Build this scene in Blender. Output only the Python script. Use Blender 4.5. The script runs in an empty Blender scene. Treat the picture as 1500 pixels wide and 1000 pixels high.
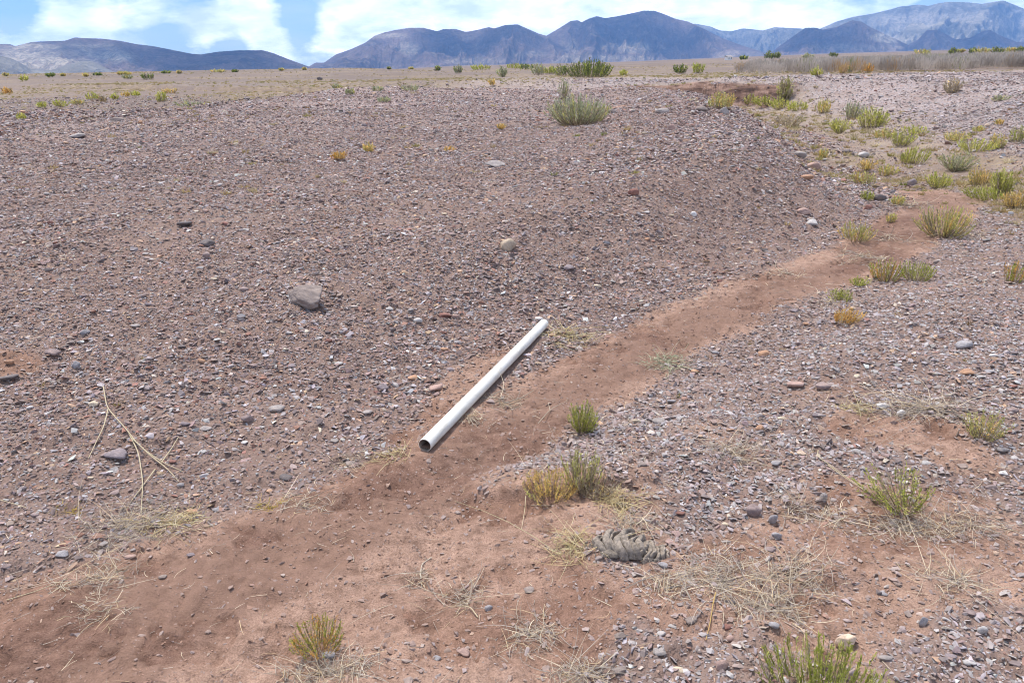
import bpy, bmesh, math, random
import numpy as np
from mathutils import Matrix, Vector

rng = np.random.default_rng(7)
random.seed(7)
scene = bpy.context.scene
COL = scene.collection
PI = math.pi

# ------------------------------------------------------------------ camera model
F = 1125.0; HZ = 97.0; CAMH = 1.6
PITCH = math.atan((500 - HZ) / F); ROLL = math.radians(0.57)
cR = np.array([1.0, 0, 0])
cF = np.array([0, math.cos(PITCH), -math.sin(PITCH)])
cU = np.array([0, math.sin(PITCH), math.cos(PITCH)])
cam_right = math.cos(ROLL) * cR - math.sin(ROLL) * cU
cam_up = math.sin(ROLL) * cR + math.cos(ROLL) * cU
CAM = np.array([0, 0, CAMH])

def ray(px, py):
    return cF + (px - 750) / F * cam_right + (500 - py) / F * cam_up

def plane(px, py, z=0.0):
    d = ray(px, py); t = (z - CAMH) / d[2]
    return d[0] * t, d[1] * t

def to_px(P):
    v = np.asarray(P, float) - CAM
    dep = v @ cF
    dep = np.where(np.abs(dep) < 1e-6, 1e-6, dep)
    return 750 + F * (v @ cam_right) / dep, 500 - F * (v @ cam_up) / dep, dep

def smooth(x, a, b):
    t = np.clip((x - a) / (b - a), 0, 1)
    return t * t * (3 - 2 * t)

# ------------------------------------------------------------------ noise
def _hash(ix, iy, seed):
    h = (ix.astype(np.int64) * 374761393 + iy.astype(np.int64) * 668265263 + seed * 974634541) & 0xFFFFFFFF
    h = ((h ^ (h >> 13)) * 1274126177) & 0xFFFFFFFF
    h = ((h ^ (h >> 16)) * 2246822519) & 0xFFFFFFFF
    return ((h ^ (h >> 15)) & 0xFFFFFF) / float(0xFFFFFF)

def vnoise(x, y, seed=0):
    x = np.asarray(x, float); y = np.asarray(y, float)
    ix = np.floor(x); iy = np.floor(y)
    fx = x - ix; fy = y - iy
    ux = fx * fx * fx * (fx * (fx * 6 - 15) + 10); uy = fy * fy * fy * (fy * (fy * 6 - 15) + 10)
    a = _hash(ix, iy, seed); b = _hash(ix + 1, iy, seed)
    c = _hash(ix, iy + 1, seed); d = _hash(ix + 1, iy + 1, seed)
    return (a + (b - a) * ux) * (1 - uy) + (c + (d - c) * ux) * uy

def fbm(x, y, seed=0, octv=4, gain=0.5):
    s = 0; a = 1.0; n = 0
    for i in range(octv):
        s = s + a * (vnoise(x, y, seed + i * 17) - 0.5); n += a
        a *= gain; x = x * 2.03 + 11.3; y = y * 2.03 - 7.7
    return s / n * 2

def ridged(x, y, seed=0, octv=4, gain=0.5):
    s = 0; a = 1.0; n = 0
    for i in range(octv):
        v = 1 - np.abs(2 * vnoise(x, y, seed + i * 17) - 1)
        s = s + a * v * v; n += a
        a *= gain; x = x * 2.07 + 3.1; y = y * 2.07 + 9.2
    return s / n

# ------------------------------------------------------------------ terrain
def seg_query(x, y, pts):
    """distance, signed side (+ left), parameters interpolated along polyline pts (n, 2+k)"""
    x = np.asarray(x, float); y = np.asarray(y, float)
    best = np.full(x.shape, 1e18); side = np.zeros(x.shape); k = pts.shape[1] - 2
    par = np.zeros(x.shape + (k,))
    for i in range(len(pts) - 1):
        ax, ay = pts[i, :2]; bx, by = pts[i + 1, :2]
        dx, dy = bx - ax, by - ay; L = dx * dx + dy * dy
        t = np.clip(((x - ax) * dx + (y - ay) * dy) / L, 0, 1)
        ex = x - (ax + t * dx); ey = y - (ay + t * dy)
        d = ex * ex + ey * ey
        m = d < best
        best = np.where(m, d, best)
        side = np.where(m, np.sign(dx * (y - ay) - dy * (x - ax)), side)
        if k:
            par = np.where(m[..., None], pts[i, 2:] + (pts[i + 1, 2:] - pts[i, 2:]) * t[..., None], par)
    return np.sqrt(best), side, par

# px, py -> half width, right rise, right width
_w = [(-9.0, -2.5, .6, .10, 1.0), (-3.2, 0.9, .6, .10, 1.0)]
for px, py, hw, rr, rw in [(120, 930, .50, .07, .8), (300, 835, .40, .06, .8), (500, 745, .34, .06, .7), (640, 680, .32, .06, .6),
        (770, 600, .34, .06, .6), (870, 545, .38, .07, .7), (965, 492, .40, .09, .8), (1065, 450, .42, .11, .9),
        (1185, 402, .45, .13, 1.0), (1290, 360, .50, .15, 1.2), (1365, 322, .55, .18, 1.6), (1385, 288, .7, .35, 3.5),
        (1340, 258, .8, .6, 6), (1300, 235, .8, .8, 8), (1255, 205, .9, .95, 9.5), (1200, 176, 1.0, 1.0, 10),
        (1130, 158, 1.0, 1.0, 8), (1085, 149, 1.0, .9, .5), (1000, 144, 1.0, .85, .35), (930, 141, 1.0, .8, .35), (870, 139, 1.0, .6, .8), (840, 138, 1, .4, 6)]:
    wx, wy = plane(px, py); _w.append((wx, wy, hw, rr, rw))
_w += [(-8, 64, 1.0, .5, 4), (-30, 80, 1.0, .2, 8)]
WASH = np.array(_w)
PIPE_A = np.array(plane(623, 668)); PIPE_B = np.array(plane(797, 487))
PIPE = np.vstack([np.r_[PIPE_A], np.r_[PIPE_B]])
LIPX, LIPY = plane(818, 722)

_rim = sorted(plane(a, b, .36) for a, b in [(-300, 235), (-100, 202), (0, 188), (80, 176), (150, 166), (230, 157), (300, 150), (380, 143), (470, 135), (560, 126)])
RIMX = [p[0] for p in _rim]; RIMY = [p[1] for p in _rim]
SHO = np.array([plane(a, b, .45) for a, b in [(900, 150), (1000, 152), (1090, 178), (1130, 225), (1110, 290), (1040, 350)]])
def rim_y(x): return np.interp(x, RIMX, RIMY)

def Hs(x, y):
    x = np.asarray(x, float); y = np.asarray(y, float)
    d, side, par = seg_query(x, y, WASH)
    hw, rr, rw = par[..., 0], par[..., 1], par[..., 2]
    e = d - hw + np.where((rw < 1.2) & (rr > .4), 1.0 * fbm(x * .32, y * .32, 15, 3) + .32 * fbm(x * 1.5, y * 1.5, 16, 2), 0)
    r = np.hypot(x, y)
    # left plateau of gravel
    ylim = rim_y(x)
    drop = smooth(y - ylim + 2.0 * fbm(x * .2, y * .2, 5, 2), 0, 7) * smooth(-x, 0, 6)
    left = 0.36 * smooth(e, 0, 4.2) * (1 - drop) - 0.38 * drop
    right = rr * np.where((rw < 1.2) & (rr > .4), 1 + .22 * fbm(x * .22, y * .22, 18, 3), 1.0) * smooth(e, 0, rw)
    z = np.where(side > 0, left, right)
    z = z + np.where(side > 0, .52 * np.exp(-(seg_query(x, y, SHO)[0] / 2.4) ** 2) * smooth(e, .1, 1.9), 0)
    z = z - .34 * smooth(y, 8.5, 14) * np.exp(-(d / 2.2) ** 2) * (y < 60)
    # small hummock with a broken front lip under the golden shrub
    hx, hy = (x - LIPX), (y - LIPY)
    z = z + 0.055 * smooth(np.hypot(hx / .55, hy / .35), 1.0, .35) * smooth(hy + .05 + .04 * fbm(x * 7, y * 7, 3, 2), -.05, .0)
    # far plain
    az = np.degrees(np.arctan2(x, np.maximum(y, 1e-3)))
    sl = np.interp(az, [-90, -38, -20, -8, 8, 20, 34, 90], [0, -.0008, -.0006, .0002, .0042, .0100, .0140, .0150])
    el = np.interp(az, [-90, -34, -20, -10], [-.0036, -.0034, -.0012, 0.0])
    rise = CAMH + el * 350 + .4
    fl = -.4 + rise * smooth(r, 60, 380) - np.maximum(r - 350, 0) * .004
    lw = smooth(-az, 3, 12)
    far = (-.2 + sl * np.maximum(r - 40, 0)) * (1 - lw) + fl * lw
    f = smooth(r, 60, 160) * (y > 0)
    und = 1.6 * fbm(x * .006, y * .006, 31, 3) * smooth(r, 120, 500) * (1 - lw)
    return z * (1 - f) + (far + und) * f + 0

def H(x, y, fine=True):
    z = Hs(x, y)
    x = np.asarray(x, float); y = np.asarray(y, float)
    r = np.hypot(x, y)
    z = z + 0.10 * fbm(x * .22, y * .22, 41, 3) * smooth(r, 4, 14) + .035 * fbm(x * .9, y * .9, 43, 3)
    if fine:
        dp = seg_query(x, y, PIPE)[0]
        q = smooth(dp, .04, .16)
        z = z + q * (.026 * fbm(x * 4.2, y * 4.2, 45, 3) + .015 * fbm(x * 15, y * 15, 47, 3)
                     + .014 * (ridged(x * 5.1, y * 5.1, 51, 3) - .4) + .015 * crust_mask(x, y))
        z = z + .022 * smooth(dp + .03 * fbm(x * 9, y * 9, 49, 2), .17, .03)
    return z

_TS = np.geomspace(1.2, 600, 170)
def pick(px, py, far=300.0):
    d = ray(px, py); d = d / np.linalg.norm(d)
    P = CAM + d * _TS[:, None]
    g = P[:, 2] - H(P[:, 0], P[:, 1])
    i = np.argmax(g < 0)
    if g[i] >= 0:
        k = far / math.hypot(d[0], d[1]); x, y = d[0] * k, d[1] * k
        return np.array([x, y, float(H(x, y))])
    t0, t1 = _TS[max(i - 1, 0)], _TS[i]
    ts = np.linspace(t0, t1, 24); P = CAM + d * ts[:, None]
    g = P[:, 2] - H(P[:, 0], P[:, 1]); j = max(int(np.argmax(g < 0)), 1)
    t1 = ts[j - 1] + (ts[j] - ts[j - 1]) * g[j - 1] / max(g[j - 1] - g[j], 1e-9)
    p = CAM + d * t1
    return np.array([p[0], p[1], float(H(p[0], p[1]))])

def depth_of(p): return float((np.asarray(p) - CAM) @ cF)

# soil patches: (list of (px,py,radius m)) capsules ; strength
def caps(lst):
    return np.array([(*plane(a, b), r) for a, b, r in lst])
SOIL = [
    (caps([(-200, 1120, .62), (60, 1000, .50), (300, 862, .38), (480, 770, .30), (640, 692, .28), (770, 610, .27), (870, 552, .28), (965, 496, .31), (1065, 452, .33),
           (1185, 404, .31), (1290, 362, .34), (1365, 322, .38), (1385, 290, .42), (1345, 264, .3)]), 1.0),
    (caps([(120, 990, .5), (420, 900, .5), (640, 860, .42), (760, 800, .30), (820, 755, .26)]), 1.0),
    (caps([(560, 960, .35), (780, 960, .2), (860, 900, .16)]), .9),
    (caps([(600, 640, .12), (660, 590, .1), (740, 520, .08)]), .85),
    (caps([(1240, 640, .14), (1340, 665, .22), (1400, 690, .16)]), .95),
    (caps([(1230, 740, .12), (1400, 790, .2)]), .6),
    (caps([(1290, 850, .22), (1400, 840, .16), (1290, 930, .12)]), .8),
    (caps([(1100, 880, .14), (1200, 940, .14)]), .75),
    (caps([(930, 700, .10), (960, 860, .08)]), .5),
    (caps([(1000, 900, .2), (1120, 850, .22), (1290, 780, .26), (1440, 840, .26)]), .62),
    (caps([(1030, 650, .14), (1100, 690, .12)]), .5), (caps([(1180, 600, .12), (1240, 590, .12)]), .45),
    (caps([(0, 580, .16), (30, 575, .12)]), .8),
    (caps([(835, 190, .7), (880, 192, .7)]), .9),
    (caps([(1215, 405, .2), (1100, 420, .16), (1000, 450, .14)]), .7),
]
def crust_mask(x, y):
    w = fbm(x * 2.1 + .5 * vnoise(x * 6, y * 6, 70), y * 2.1, 75, 5, .58)
    return smooth(w, .02, .07) * .75 + .25 * smooth(w, .2, .24)

TRACK = caps([(-100, 1080, .22), (250, 890, .22), (480, 772, .2), (640, 700, .17), (760, 630, .18), (880, 553, .18), (1000, 488, .2), (1150, 424, .2), (1280, 374, .22), (1370, 315, .28), (1385, 288, .3)])

def soil_mask(x, y):
    m = np.zeros(np.shape(x))
    w = .16 * fbm(x * 2.4, y * 2.4, 61, 4) + .05 * fbm(x * 11, y * 11, 62, 2)
    for c, s in SOIL:
        d, _, p = seg_query(x, y, c)
        sc = np.maximum(p[..., 0], .1)
        m = np.maximum(m, s * smooth((d - sc) / np.maximum(.45 * sc, .12) + w * 4.6, .8, -.6))
    return m

def track_mask(x, y):
    d, _, p = seg_query(x, y, TRACK)
    return smooth((d - p[..., 0]) / (.6 * p[..., 0]) + 1.1 * fbm(x * 3, y * 3, 66, 3), .9, -.6)

DRYC = caps([(1540, 330, .35), (1480, 300, .5), (1450, 245, .9), (1390, 218, 1.1), (1310, 198, 1.1), (1200, 170, 1.2), (1080, 152, 1.5)])
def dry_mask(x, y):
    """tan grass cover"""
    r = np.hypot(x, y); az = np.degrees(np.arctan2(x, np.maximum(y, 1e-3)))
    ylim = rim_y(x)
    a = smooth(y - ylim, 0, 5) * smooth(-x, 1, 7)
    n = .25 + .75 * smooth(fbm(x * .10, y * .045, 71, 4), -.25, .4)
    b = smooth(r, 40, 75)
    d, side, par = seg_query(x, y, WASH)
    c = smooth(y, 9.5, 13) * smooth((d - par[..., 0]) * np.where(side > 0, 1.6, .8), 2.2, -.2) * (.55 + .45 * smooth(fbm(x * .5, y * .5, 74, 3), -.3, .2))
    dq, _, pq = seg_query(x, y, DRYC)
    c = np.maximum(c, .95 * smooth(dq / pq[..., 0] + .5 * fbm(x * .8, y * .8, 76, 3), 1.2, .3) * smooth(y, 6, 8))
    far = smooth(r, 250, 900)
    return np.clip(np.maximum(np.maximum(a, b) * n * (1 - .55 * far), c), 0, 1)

# ------------------------------------------------------------------ helpers
def lin(r, g, b):
    f = lambda c: (c / 255 / 12.92) if c / 255 <= .04045 else ((c / 255 + .055) / 1.055) ** 2.4
    return (f(r), f(g), f(b), 1.0)

def mesh_np(name, V, faces, cols=None, smooth_shade=False, attrs=None):
    """V (n,3); faces: list of int arrays (m,k)"""
    me = bpy.data.meshes.new(name)
    V = np.asarray(V, np.float32)
    me.vertices.add(len(V)); me.vertices.foreach_set('co', V.ravel())
    fl = [np.asarray(f, np.int32) for f in faces if len(f)]
    if fl:
        loops = np.concatenate([f.ravel() for f in fl])
        tot = np.concatenate([np.full(len(f), f.shape[1], np.int32) for f in fl])
        st = np.concatenate([[0], np.cumsum(tot)[:-1]]).astype(np.int32)
        me.loops.add(len(loops)); me.loops.foreach_set('vertex_index', loops)
        me.polygons.add(len(tot)); me.polygons.foreach_set('loop_start', st)
        me.polygons.foreach_set('use_smooth', np.full(len(tot), bool(smooth_shade)))
    if cols is not None:
        at = me.attributes.new('col', 'FLOAT_COLOR', 'POINT')
        c = np.ones((len(V), 4), np.float32); c[:, :3] = np.asarray(cols)[:, :3]
        at.data.foreach_set('color', c.ravel())
    for k, a in (attrs or {}).items():
        a = np.asarray(a)
        if a.ndim == 2 and a.shape[1] == 3:
            at = me.attributes.new(k, 'FLOAT_VECTOR', 'POINT'); at.data.foreach_set('vector', a.astype(np.float32).ravel())
        elif a.dtype.kind == 'i':
            at = me.attributes.new(k, 'INT', 'POINT'); at.data.foreach_set('value', a.astype(np.int32))
        else:
            at = me.attributes.new(k, 'FLOAT', 'POINT'); at.data.foreach_set('value', a.astype(np.float32))
    me.update(); me.validate()
    return me

def obj(name, me, mat=None, parent=None, link=True, loc=None):
    o = bpy.data.objects.new(name, me)
    if link: COL.objects.link(o)
    if mat is not None and me is not None and not me.materials: me.materials.append(mat)
    if parent is not None: o.parent = parent
    if loc is not None: o.location = [float(c) for c in loc]
    return o

def tag(o, label=None, cat=None, group=None, kind=None):
    if label: o['label'] = label
    if cat: o['category'] = cat
    if group: o['group'] = group
    if kind: o['kind'] = kind
    return o

class MB:
    def __init__(s): s.v = []; s.f3 = []; s.f4 = []; s.c = []; s.n = 0
    def add(s, V, f3=None, f4=None, c=(1, 1, 1)):
        V = np.asarray(V, float)
        if f3 is not None: s.f3.append(np.asarray(f3) + s.n)
        if f4 is not None: s.f4.append(np.asarray(f4) + s.n)
        c = np.asarray(c, float)
        if c.ndim == 1: c = np.tile(c[:3], (len(V), 1))
        s.v.append(V); s.c.append(c); s.n += len(V)
    def mesh(s, name, smooth_shade=False):
        return mesh_np(name, np.concatenate(s.v), ([np.concatenate(s.f3)] if s.f3 else []) + ([np.concatenate(s.f4)] if s.f4 else []),
                       np.concatenate(s.c), smooth_shade)

def norm(a): return a / np.maximum(np.linalg.norm(a, axis=-1, keepdims=True), 1e-9)

def blades(mb, base, d0, d1, L, W, cols, seg=3, rg=rng, taper=1.0, side=None):
    """curved ribbons; base,d0,d1 (n,3); L,W (n,); cols (n,3)"""
    n = len(base)
    t = np.linspace(0, 1, seg + 1)
    P = base[:, None] + L[:, None, None] * (d0[:, None] * t[None, :, None] + (d1 - d0)[:, None] * (t ** 2 / 2)[None, :, None])
    T = norm(d0[:, None] + (d1 - d0)[:, None] * t[None, :, None])
    if side is None:
        side = norm(rg.normal(size=(n, 3)))
    S = norm(np.cross(T, np.broadcast_to(side[:, None], T.shape)))
    wd = W[:, None] * (1 - taper * t[None] ** 1.6 * .92) * .5
    A = P - S * wd[..., None]; B = P + S * wd[..., None]
    V = np.stack([A, B], 2).reshape(n, -1, 3)
    k = 2 * (seg + 1)
    q = np.array([[2 * i, 2 * i + 1, 2 * i + 3, 2 * i + 2] for i in range(seg)])
    f = (np.arange(n)[:, None, None] * k + q[None]).reshape(-1, 4)
    mb.add(V.reshape(-1, 3), f4=f, c=np.repeat(cols, k, axis=0))
    return P, T

def tube(mb, pts, rad, col, sides=5):
    pts = np.asarray(pts, float); n = len(pts)
    rad = np.broadcast_to(np.asarray(rad, float), (n,))
    T = norm(np.gradient(pts, axis=0))
    ref = np.array([.3, .2, .93]); A = norm(np.cross(T, ref)); B = np.cross(T, A)
    a = np.linspace(0, 2 * PI, sides, endpoint=False)
    V = pts[:, None] + rad[:, None, None] * (np.cos(a)[None, :, None] * A[:, None] + np.sin(a)[None, :, None] * B[:, None])
    f = []
    for i in range(n - 1):
        for j in range(sides):
            f.append([i * sides + j, i * sides + (j + 1) % sides, (i + 1) * sides + (j + 1) % sides, (i + 1) * sides + j])
    mb.add(V.reshape(-1, 3), f4=np.array(f), c=col)

# ------------------------------------------------------------------ materials
def mat_new(name):
    m = bpy.data.materials.new(name); m.use_nodes = True
    nt = m.node_tree; b = nt.nodes['Principled BSDF']
    return m, nt, b

def N(nt, typ, **kw):
    n = nt.nodes.new(typ)
    for k, v in kw.items():
        if k.startswith('i_'):
            n.inputs[k[2:].replace('_', ' ')].default_value = v
        else: setattr(n, k, v)
    return n

def mixc(nt, fac, a, b, typ='MIX'):
    n = nt.nodes.new('ShaderNodeMix'); n.data_type = 'RGBA'; n.blend_type = typ
    def put(s, v):
        if hasattr(v, 'is_output') or isinstance(v, bpy.types.NodeSocket): nt.links.new(v, s)
        else: s.default_value = v
    put(n.inputs[0], fac); put(n.inputs[6], a); put(n.inputs[7], b)
    return n.outputs[2]

def mathn(nt, op, a, b=None, clamp=False):
    n = nt.nodes.new('ShaderNodeMath'); n.operation = op; n.use_clamp = clamp
    for i, v in enumerate((a, b)):
        if v is None: continue
        if isinstance(v, bpy.types.NodeSocket): nt.links.new(v, n.inputs[i])
        else: n.inputs[i].default_value = v
    return n.outputs[0]

def ramp(nt, fac, stops, interp='LINEAR'):
    n = nt.nodes.new('ShaderNodeValToRGB'); cr = n.color_ramp; cr.interpolation = interp
    while len(cr.elements) < len(stops): cr.elements.new(.5)
    for e, (p, c) in zip(cr.elements, stops):
        e.position = p; e.color = c if len(c) == 4 else (*c, 1)
    if fac is not None: nt.links.new(fac, n.inputs[0])
    return n.outputs[0]

def noise(nt, vec, scale, detail=4, rough=.55, dist=0):
    n = N(nt, 'ShaderNodeTexNoise'); n.inputs['Scale'].default_value = scale; n.inputs['Detail'].default_value = detail
    n.inputs['Roughness'].default_value = rough; n.inputs['Distortion'].default_value = dist
    if vec is not None: nt.links.new(vec, n.inputs['Vector'])
    return n.outputs[0]

def attr(nt, name, typ='GEOMETRY'):
    n = N(nt, 'ShaderNodeAttribute'); n.attribute_name = name; n.attribute_type = typ
    return n

def bumpn(nt, h, strength, dist, nrm=None):
    n = N(nt, 'ShaderNodeBump'); n.inputs['Strength'].default_value = strength; n.inputs['Distance'].default_value = dist
    nt.links.new(h, n.inputs['Height'])
    if nrm is not None: nt.links.new(nrm, n.inputs['Normal'])
    return n.outputs[0]

SOIL_L = (.265, .158, .112); SOIL_D = (.215, .118, .074)
PAL = np.array([(.290, .208, .184), (.180, .143, .138), (.325, .288, .285), (.44, .405, .395), (.29, .150, .110), (.44, .285, .185), (.55, .46, .37), (.62, .60, .57)])
W_LEFT = np.array([.42, .18, .19, .05, .09, .05, .015, .005]); W_RIGHT = np.array([.25, .12, .39, .14, .04, .035, .02, .005])

# ground
def ground_material():
    m, nt, b = mat_new('desert_ground')
    tc = N(nt, 'ShaderNodeTexCoord').outputs['Object']
    crust = attr(nt, 'crust').outputs['Fac']
    soil = attr(nt, 'soil').outputs['Fac']; dry = attr(nt, 'dry').outputs['Fac']; track = attr(nt, 'track').outputs['Fac']
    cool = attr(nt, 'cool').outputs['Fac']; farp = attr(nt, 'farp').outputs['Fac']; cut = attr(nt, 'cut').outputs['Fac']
    # soil
    n1 = noise(nt, tc, 2.3, 8, .62); n2 = noise(nt, tc, 22, 7, .65); n3 = noise(nt, tc, 190, 3, .6)
    sc = ramp(nt, n1, [(.34, (.190, .103, .070)), (.50, (.258, .150, .104)), (.64, (.345, .218, .158))])
    sc = mixc(nt, mathn(nt, 'MULTIPLY', crust, .75), sc, (.355, .225, .163, 1))
    sc = mixc(nt, mathn(nt, 'MULTIPLY', track, .72), sc, ramp(nt, noise(nt, tc, 5, 6, .65), [(.35, (.128, .068, .048)), (.65, (.190, .106, .075))]))
    sc = mixc(nt, 1.0, sc, ramp(nt, n2, [(.30, (.62, .58, .56)), (.5, (1, 1, 1)), (.72, (1.32, 1.34, 1.36))]), 'MULTIPLY')
    sc = mixc(nt, 1.0, sc, ramp(nt, n3, [(.30, (.70, .68, .66)), (.52, (1, 1, 1)), (.74, (1.30, 1.32, 1.34))]), 'MULTIPLY')
    sc = mixc(nt, mathn(nt, 'MULTIPLY', mathn(nt, 'MULTIPLY', crust, track), .45), sc, (.28, .168, .118, 1))
    # gravel
    def grav(scale, W):
        v = N(nt, 'ShaderNodeTexVoronoi'); v.inputs['Scale'].default_value = scale; nt.links.new(tc, v.inputs['Vector'])
        sep = N(nt, 'ShaderNodeSeparateColor'); nt.links.new(v.outputs['Color'], sep.inputs[0])
        cs = np.concatenate([[0], np.cumsum(W)[:-1]])
        order = [1, 0, 4, 2, 5, 3, 6, 7]
        w = W[order]; cs = np.concatenate([[0], np.cumsum(w)[:-1]])
        return ramp(nt, sep.outputs[0], [(float(c), tuple(PAL[k])) for c, k in zip(cs, order)], 'CONSTANT'), v.outputs['Distance']
    gl, dl = grav(50, W_LEFT); gr, dr = grav(46, W_RIGHT); gb, db = grav(13, W_LEFT)
    g = mixc(nt, cool, gl, gr)
    nbig = noise(nt, tc, 3.1, 5, .6)
    g = mixc(nt, ramp(nt, nbig, [(.45, (0, 0, 0)), (.65, (.55, .55, .55))]), g, gb)
    nsp = noise(nt, tc, .9, 8, .65)
    g = mixc(nt, ramp(nt, nsp, [(.44, (0, 0, 0)), (.66, (.6, .6, .6))]), g, (.225, .155, .122, 1))
    nl = noise(nt, tc, .17, 5, .6)
    g = mixc(nt, 1.0, g, ramp(nt, nl, [(.3, (.80, .78, .78)), (.7, (1.12, 1.10, 1.08))]), 'MULTIPLY')
    fac = mathn(nt, 'ADD', soil, mathn(nt, 'MULTIPLY', mathn(nt, 'SUBTRACT', n2, .5), .5))
    fac = ramp(nt, fac, [(.25, (0, 0, 0)), (.6, (1, 1, 1))])
    # under the loose pebbles the near ground is soil: 'base' says how much
    base = attr(nt, 'base').outputs['Fac']
    g = mixc(nt, base, g, mixc(nt, .65, sc, (.215, .150, .124, 1)))
    c = mixc(nt, fac, g, sc)
    # far plain, patches of scrub and grass, darkened for missing shade between stones
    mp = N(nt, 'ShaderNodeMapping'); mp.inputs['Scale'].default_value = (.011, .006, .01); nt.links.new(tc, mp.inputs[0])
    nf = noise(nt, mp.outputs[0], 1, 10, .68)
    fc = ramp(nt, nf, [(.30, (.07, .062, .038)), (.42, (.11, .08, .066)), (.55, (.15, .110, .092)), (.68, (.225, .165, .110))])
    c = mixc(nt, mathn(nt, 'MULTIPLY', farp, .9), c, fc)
    # dry grass tint
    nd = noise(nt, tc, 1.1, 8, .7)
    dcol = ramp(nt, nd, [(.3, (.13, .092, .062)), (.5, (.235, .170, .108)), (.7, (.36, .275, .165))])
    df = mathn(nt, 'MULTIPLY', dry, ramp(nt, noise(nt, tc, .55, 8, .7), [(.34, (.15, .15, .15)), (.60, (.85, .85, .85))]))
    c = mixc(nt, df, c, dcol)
    mpc = N(nt, 'ShaderNodeMapping'); mpc.inputs['Scale'].default_value = (.9, .9, 5); nt.links.new(tc, mpc.inputs[0])
    c = mixc(nt, cut, c, ramp(nt, noise(nt, mpc.outputs[0], 1.0, 7, .65), [(.38, (.075, .043, .034)), (.5, (.19, .112, .084)), (.62, (.32, .205, .155))]))
    nt.links.new(c, b.inputs['Base Color'])
    b.inputs['Roughness'].default_value = .92; b.inputs['Specular IOR Level'].default_value = .2
    hb = mathn(nt, 'ADD', mathn(nt, 'MULTIPLY', n2, .6), mathn(nt, 'MULTIPLY', n3, .35))
    nb = bumpn(nt, hb, .9, .025)
    gh = mathn(nt, 'MULTIPLY', mathn(nt, 'MINIMUM', mathn(nt, 'SUBTRACT', .6, dl), 1), mathn(nt, 'SUBTRACT', 1.0, fac, True))
    nb2 = bumpn(nt, gh, .5, .02, nb)
    nt.links.new(nb2, b.inputs['Normal'])
    return m

def col_material(name, kind='GEOMETRY', rough=.8, transl=0.0, spec=.25, nscale=None, namt=.35, bump=None):
    m, nt, b = mat_new(name)
    c = attr(nt, 'col', kind).outputs['Color']
    tc = N(nt, 'ShaderNodeTexCoord').outputs['Object']
    if nscale:
        n = noise(nt, tc, nscale, 6, .65)
        c = mixc(nt, 1.0, c, ramp(nt, n, [(.28, (1 - namt,) * 3), (.5, (1, 1, 1)), (.74, (1 + namt * .8,) * 3)]), 'MULTIPLY')
        if bump: nt.links.new(bumpn(nt, n, bump[0], bump[1]), b.inputs['Normal'])
    nt.links.new(c, b.inputs['Base Color'])
    b.inputs['Roughness'].default_value = rough; b.inputs['Specular IOR Level'].default_value = spec
    if transl:
        out = nt.nodes['Material Output']; tr = N(nt, 'ShaderNodeBsdfTranslucent'); nt.links.new(c, tr.inputs[0])
        mx = N(nt, 'ShaderNodeMixShader'); mx.inputs[0].default_value = transl
        nt.links.new(b.outputs[0], mx.inputs[1]); nt.links.new(tr.outputs[0], mx.inputs[2]); nt.links.new(mx.outputs[0], out.inputs[0])
    return m

M_GROUND = ground_material()
M_PEB = col_material('pebble', 'INSTANCER', .82, nscale=2.2, namt=.28)
M_LEAF = col_material('shrub_leaf', rough=.6, transl=.42)
M_STEM = col_material('shrub_stem', rough=.8)
M_STRAW = col_material('dry_straw', rough=.7, transl=.15)
M_TUFT = col_material('tuft_instanced', rough=.8, transl=.15)

def stone_material():
    m, nt, b = mat_new('stone')
    c = attr(nt, 'tint', 'OBJECT').outputs['Color']
    g = N(nt, 'ShaderNodeTexCoord'); tc = g.outputs['Object']
    oi = N(nt, 'ShaderNodeObjectInfo').outputs['Random']
    off = N(nt, 'ShaderNodeVectorMath', operation='ADD'); nt.links.new(tc, off.inputs[0])
    cmb = N(nt, 'ShaderNodeCombineXYZ'); nt.links.new(mathn(nt, 'MULTIPLY', oi, 37), cmb.inputs[0]); nt.links.new(cmb.outputs[0], off.inputs[1])
    v = off.outputs[0]
    n1 = noise(nt, v, 1.6, 6, .6); n2 = noise(nt, v, 9, 6, .65); n3 = noise(nt, v, 30, 3, .6)
    c = mixc(nt, 1, c, ramp(nt, n1, [(.3, (.72, .70, .70)), (.7, (1.25, 1.22, 1.18))]), 'MULTIPLY')
    c = mixc(nt, 1, c, ramp(nt, n2, [(.3, (.75, .74, .73)), (.7, (1.2, 1.2, 1.2))]), 'MULTIPLY')
    c = mixc(nt, ramp(nt, n1, [(.55, (0, 0, 0)), (.7, (.3, .3, .3))]), c, (.34, .22, .15, 1))
    c = mixc(nt, ramp(nt, n3, [(.62, (0, 0, 0)), (.75, (.35, .35, .35))]), c, (.07, .06, .06, 1))
    nt.links.new(c, b.inputs['Base Color']); b.inputs['Roughness'].default_value = .85; b.inputs['Specular IOR Level'].default_value = .25
    h = mathn(nt, 'ADD', n2, mathn(nt, 'MULTIPLY', n3, .4))
    nt.links.new(bumpn(nt, h, .6, .006), b.inputs['Normal'])
    return m
M_STONE = stone_material()

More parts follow.
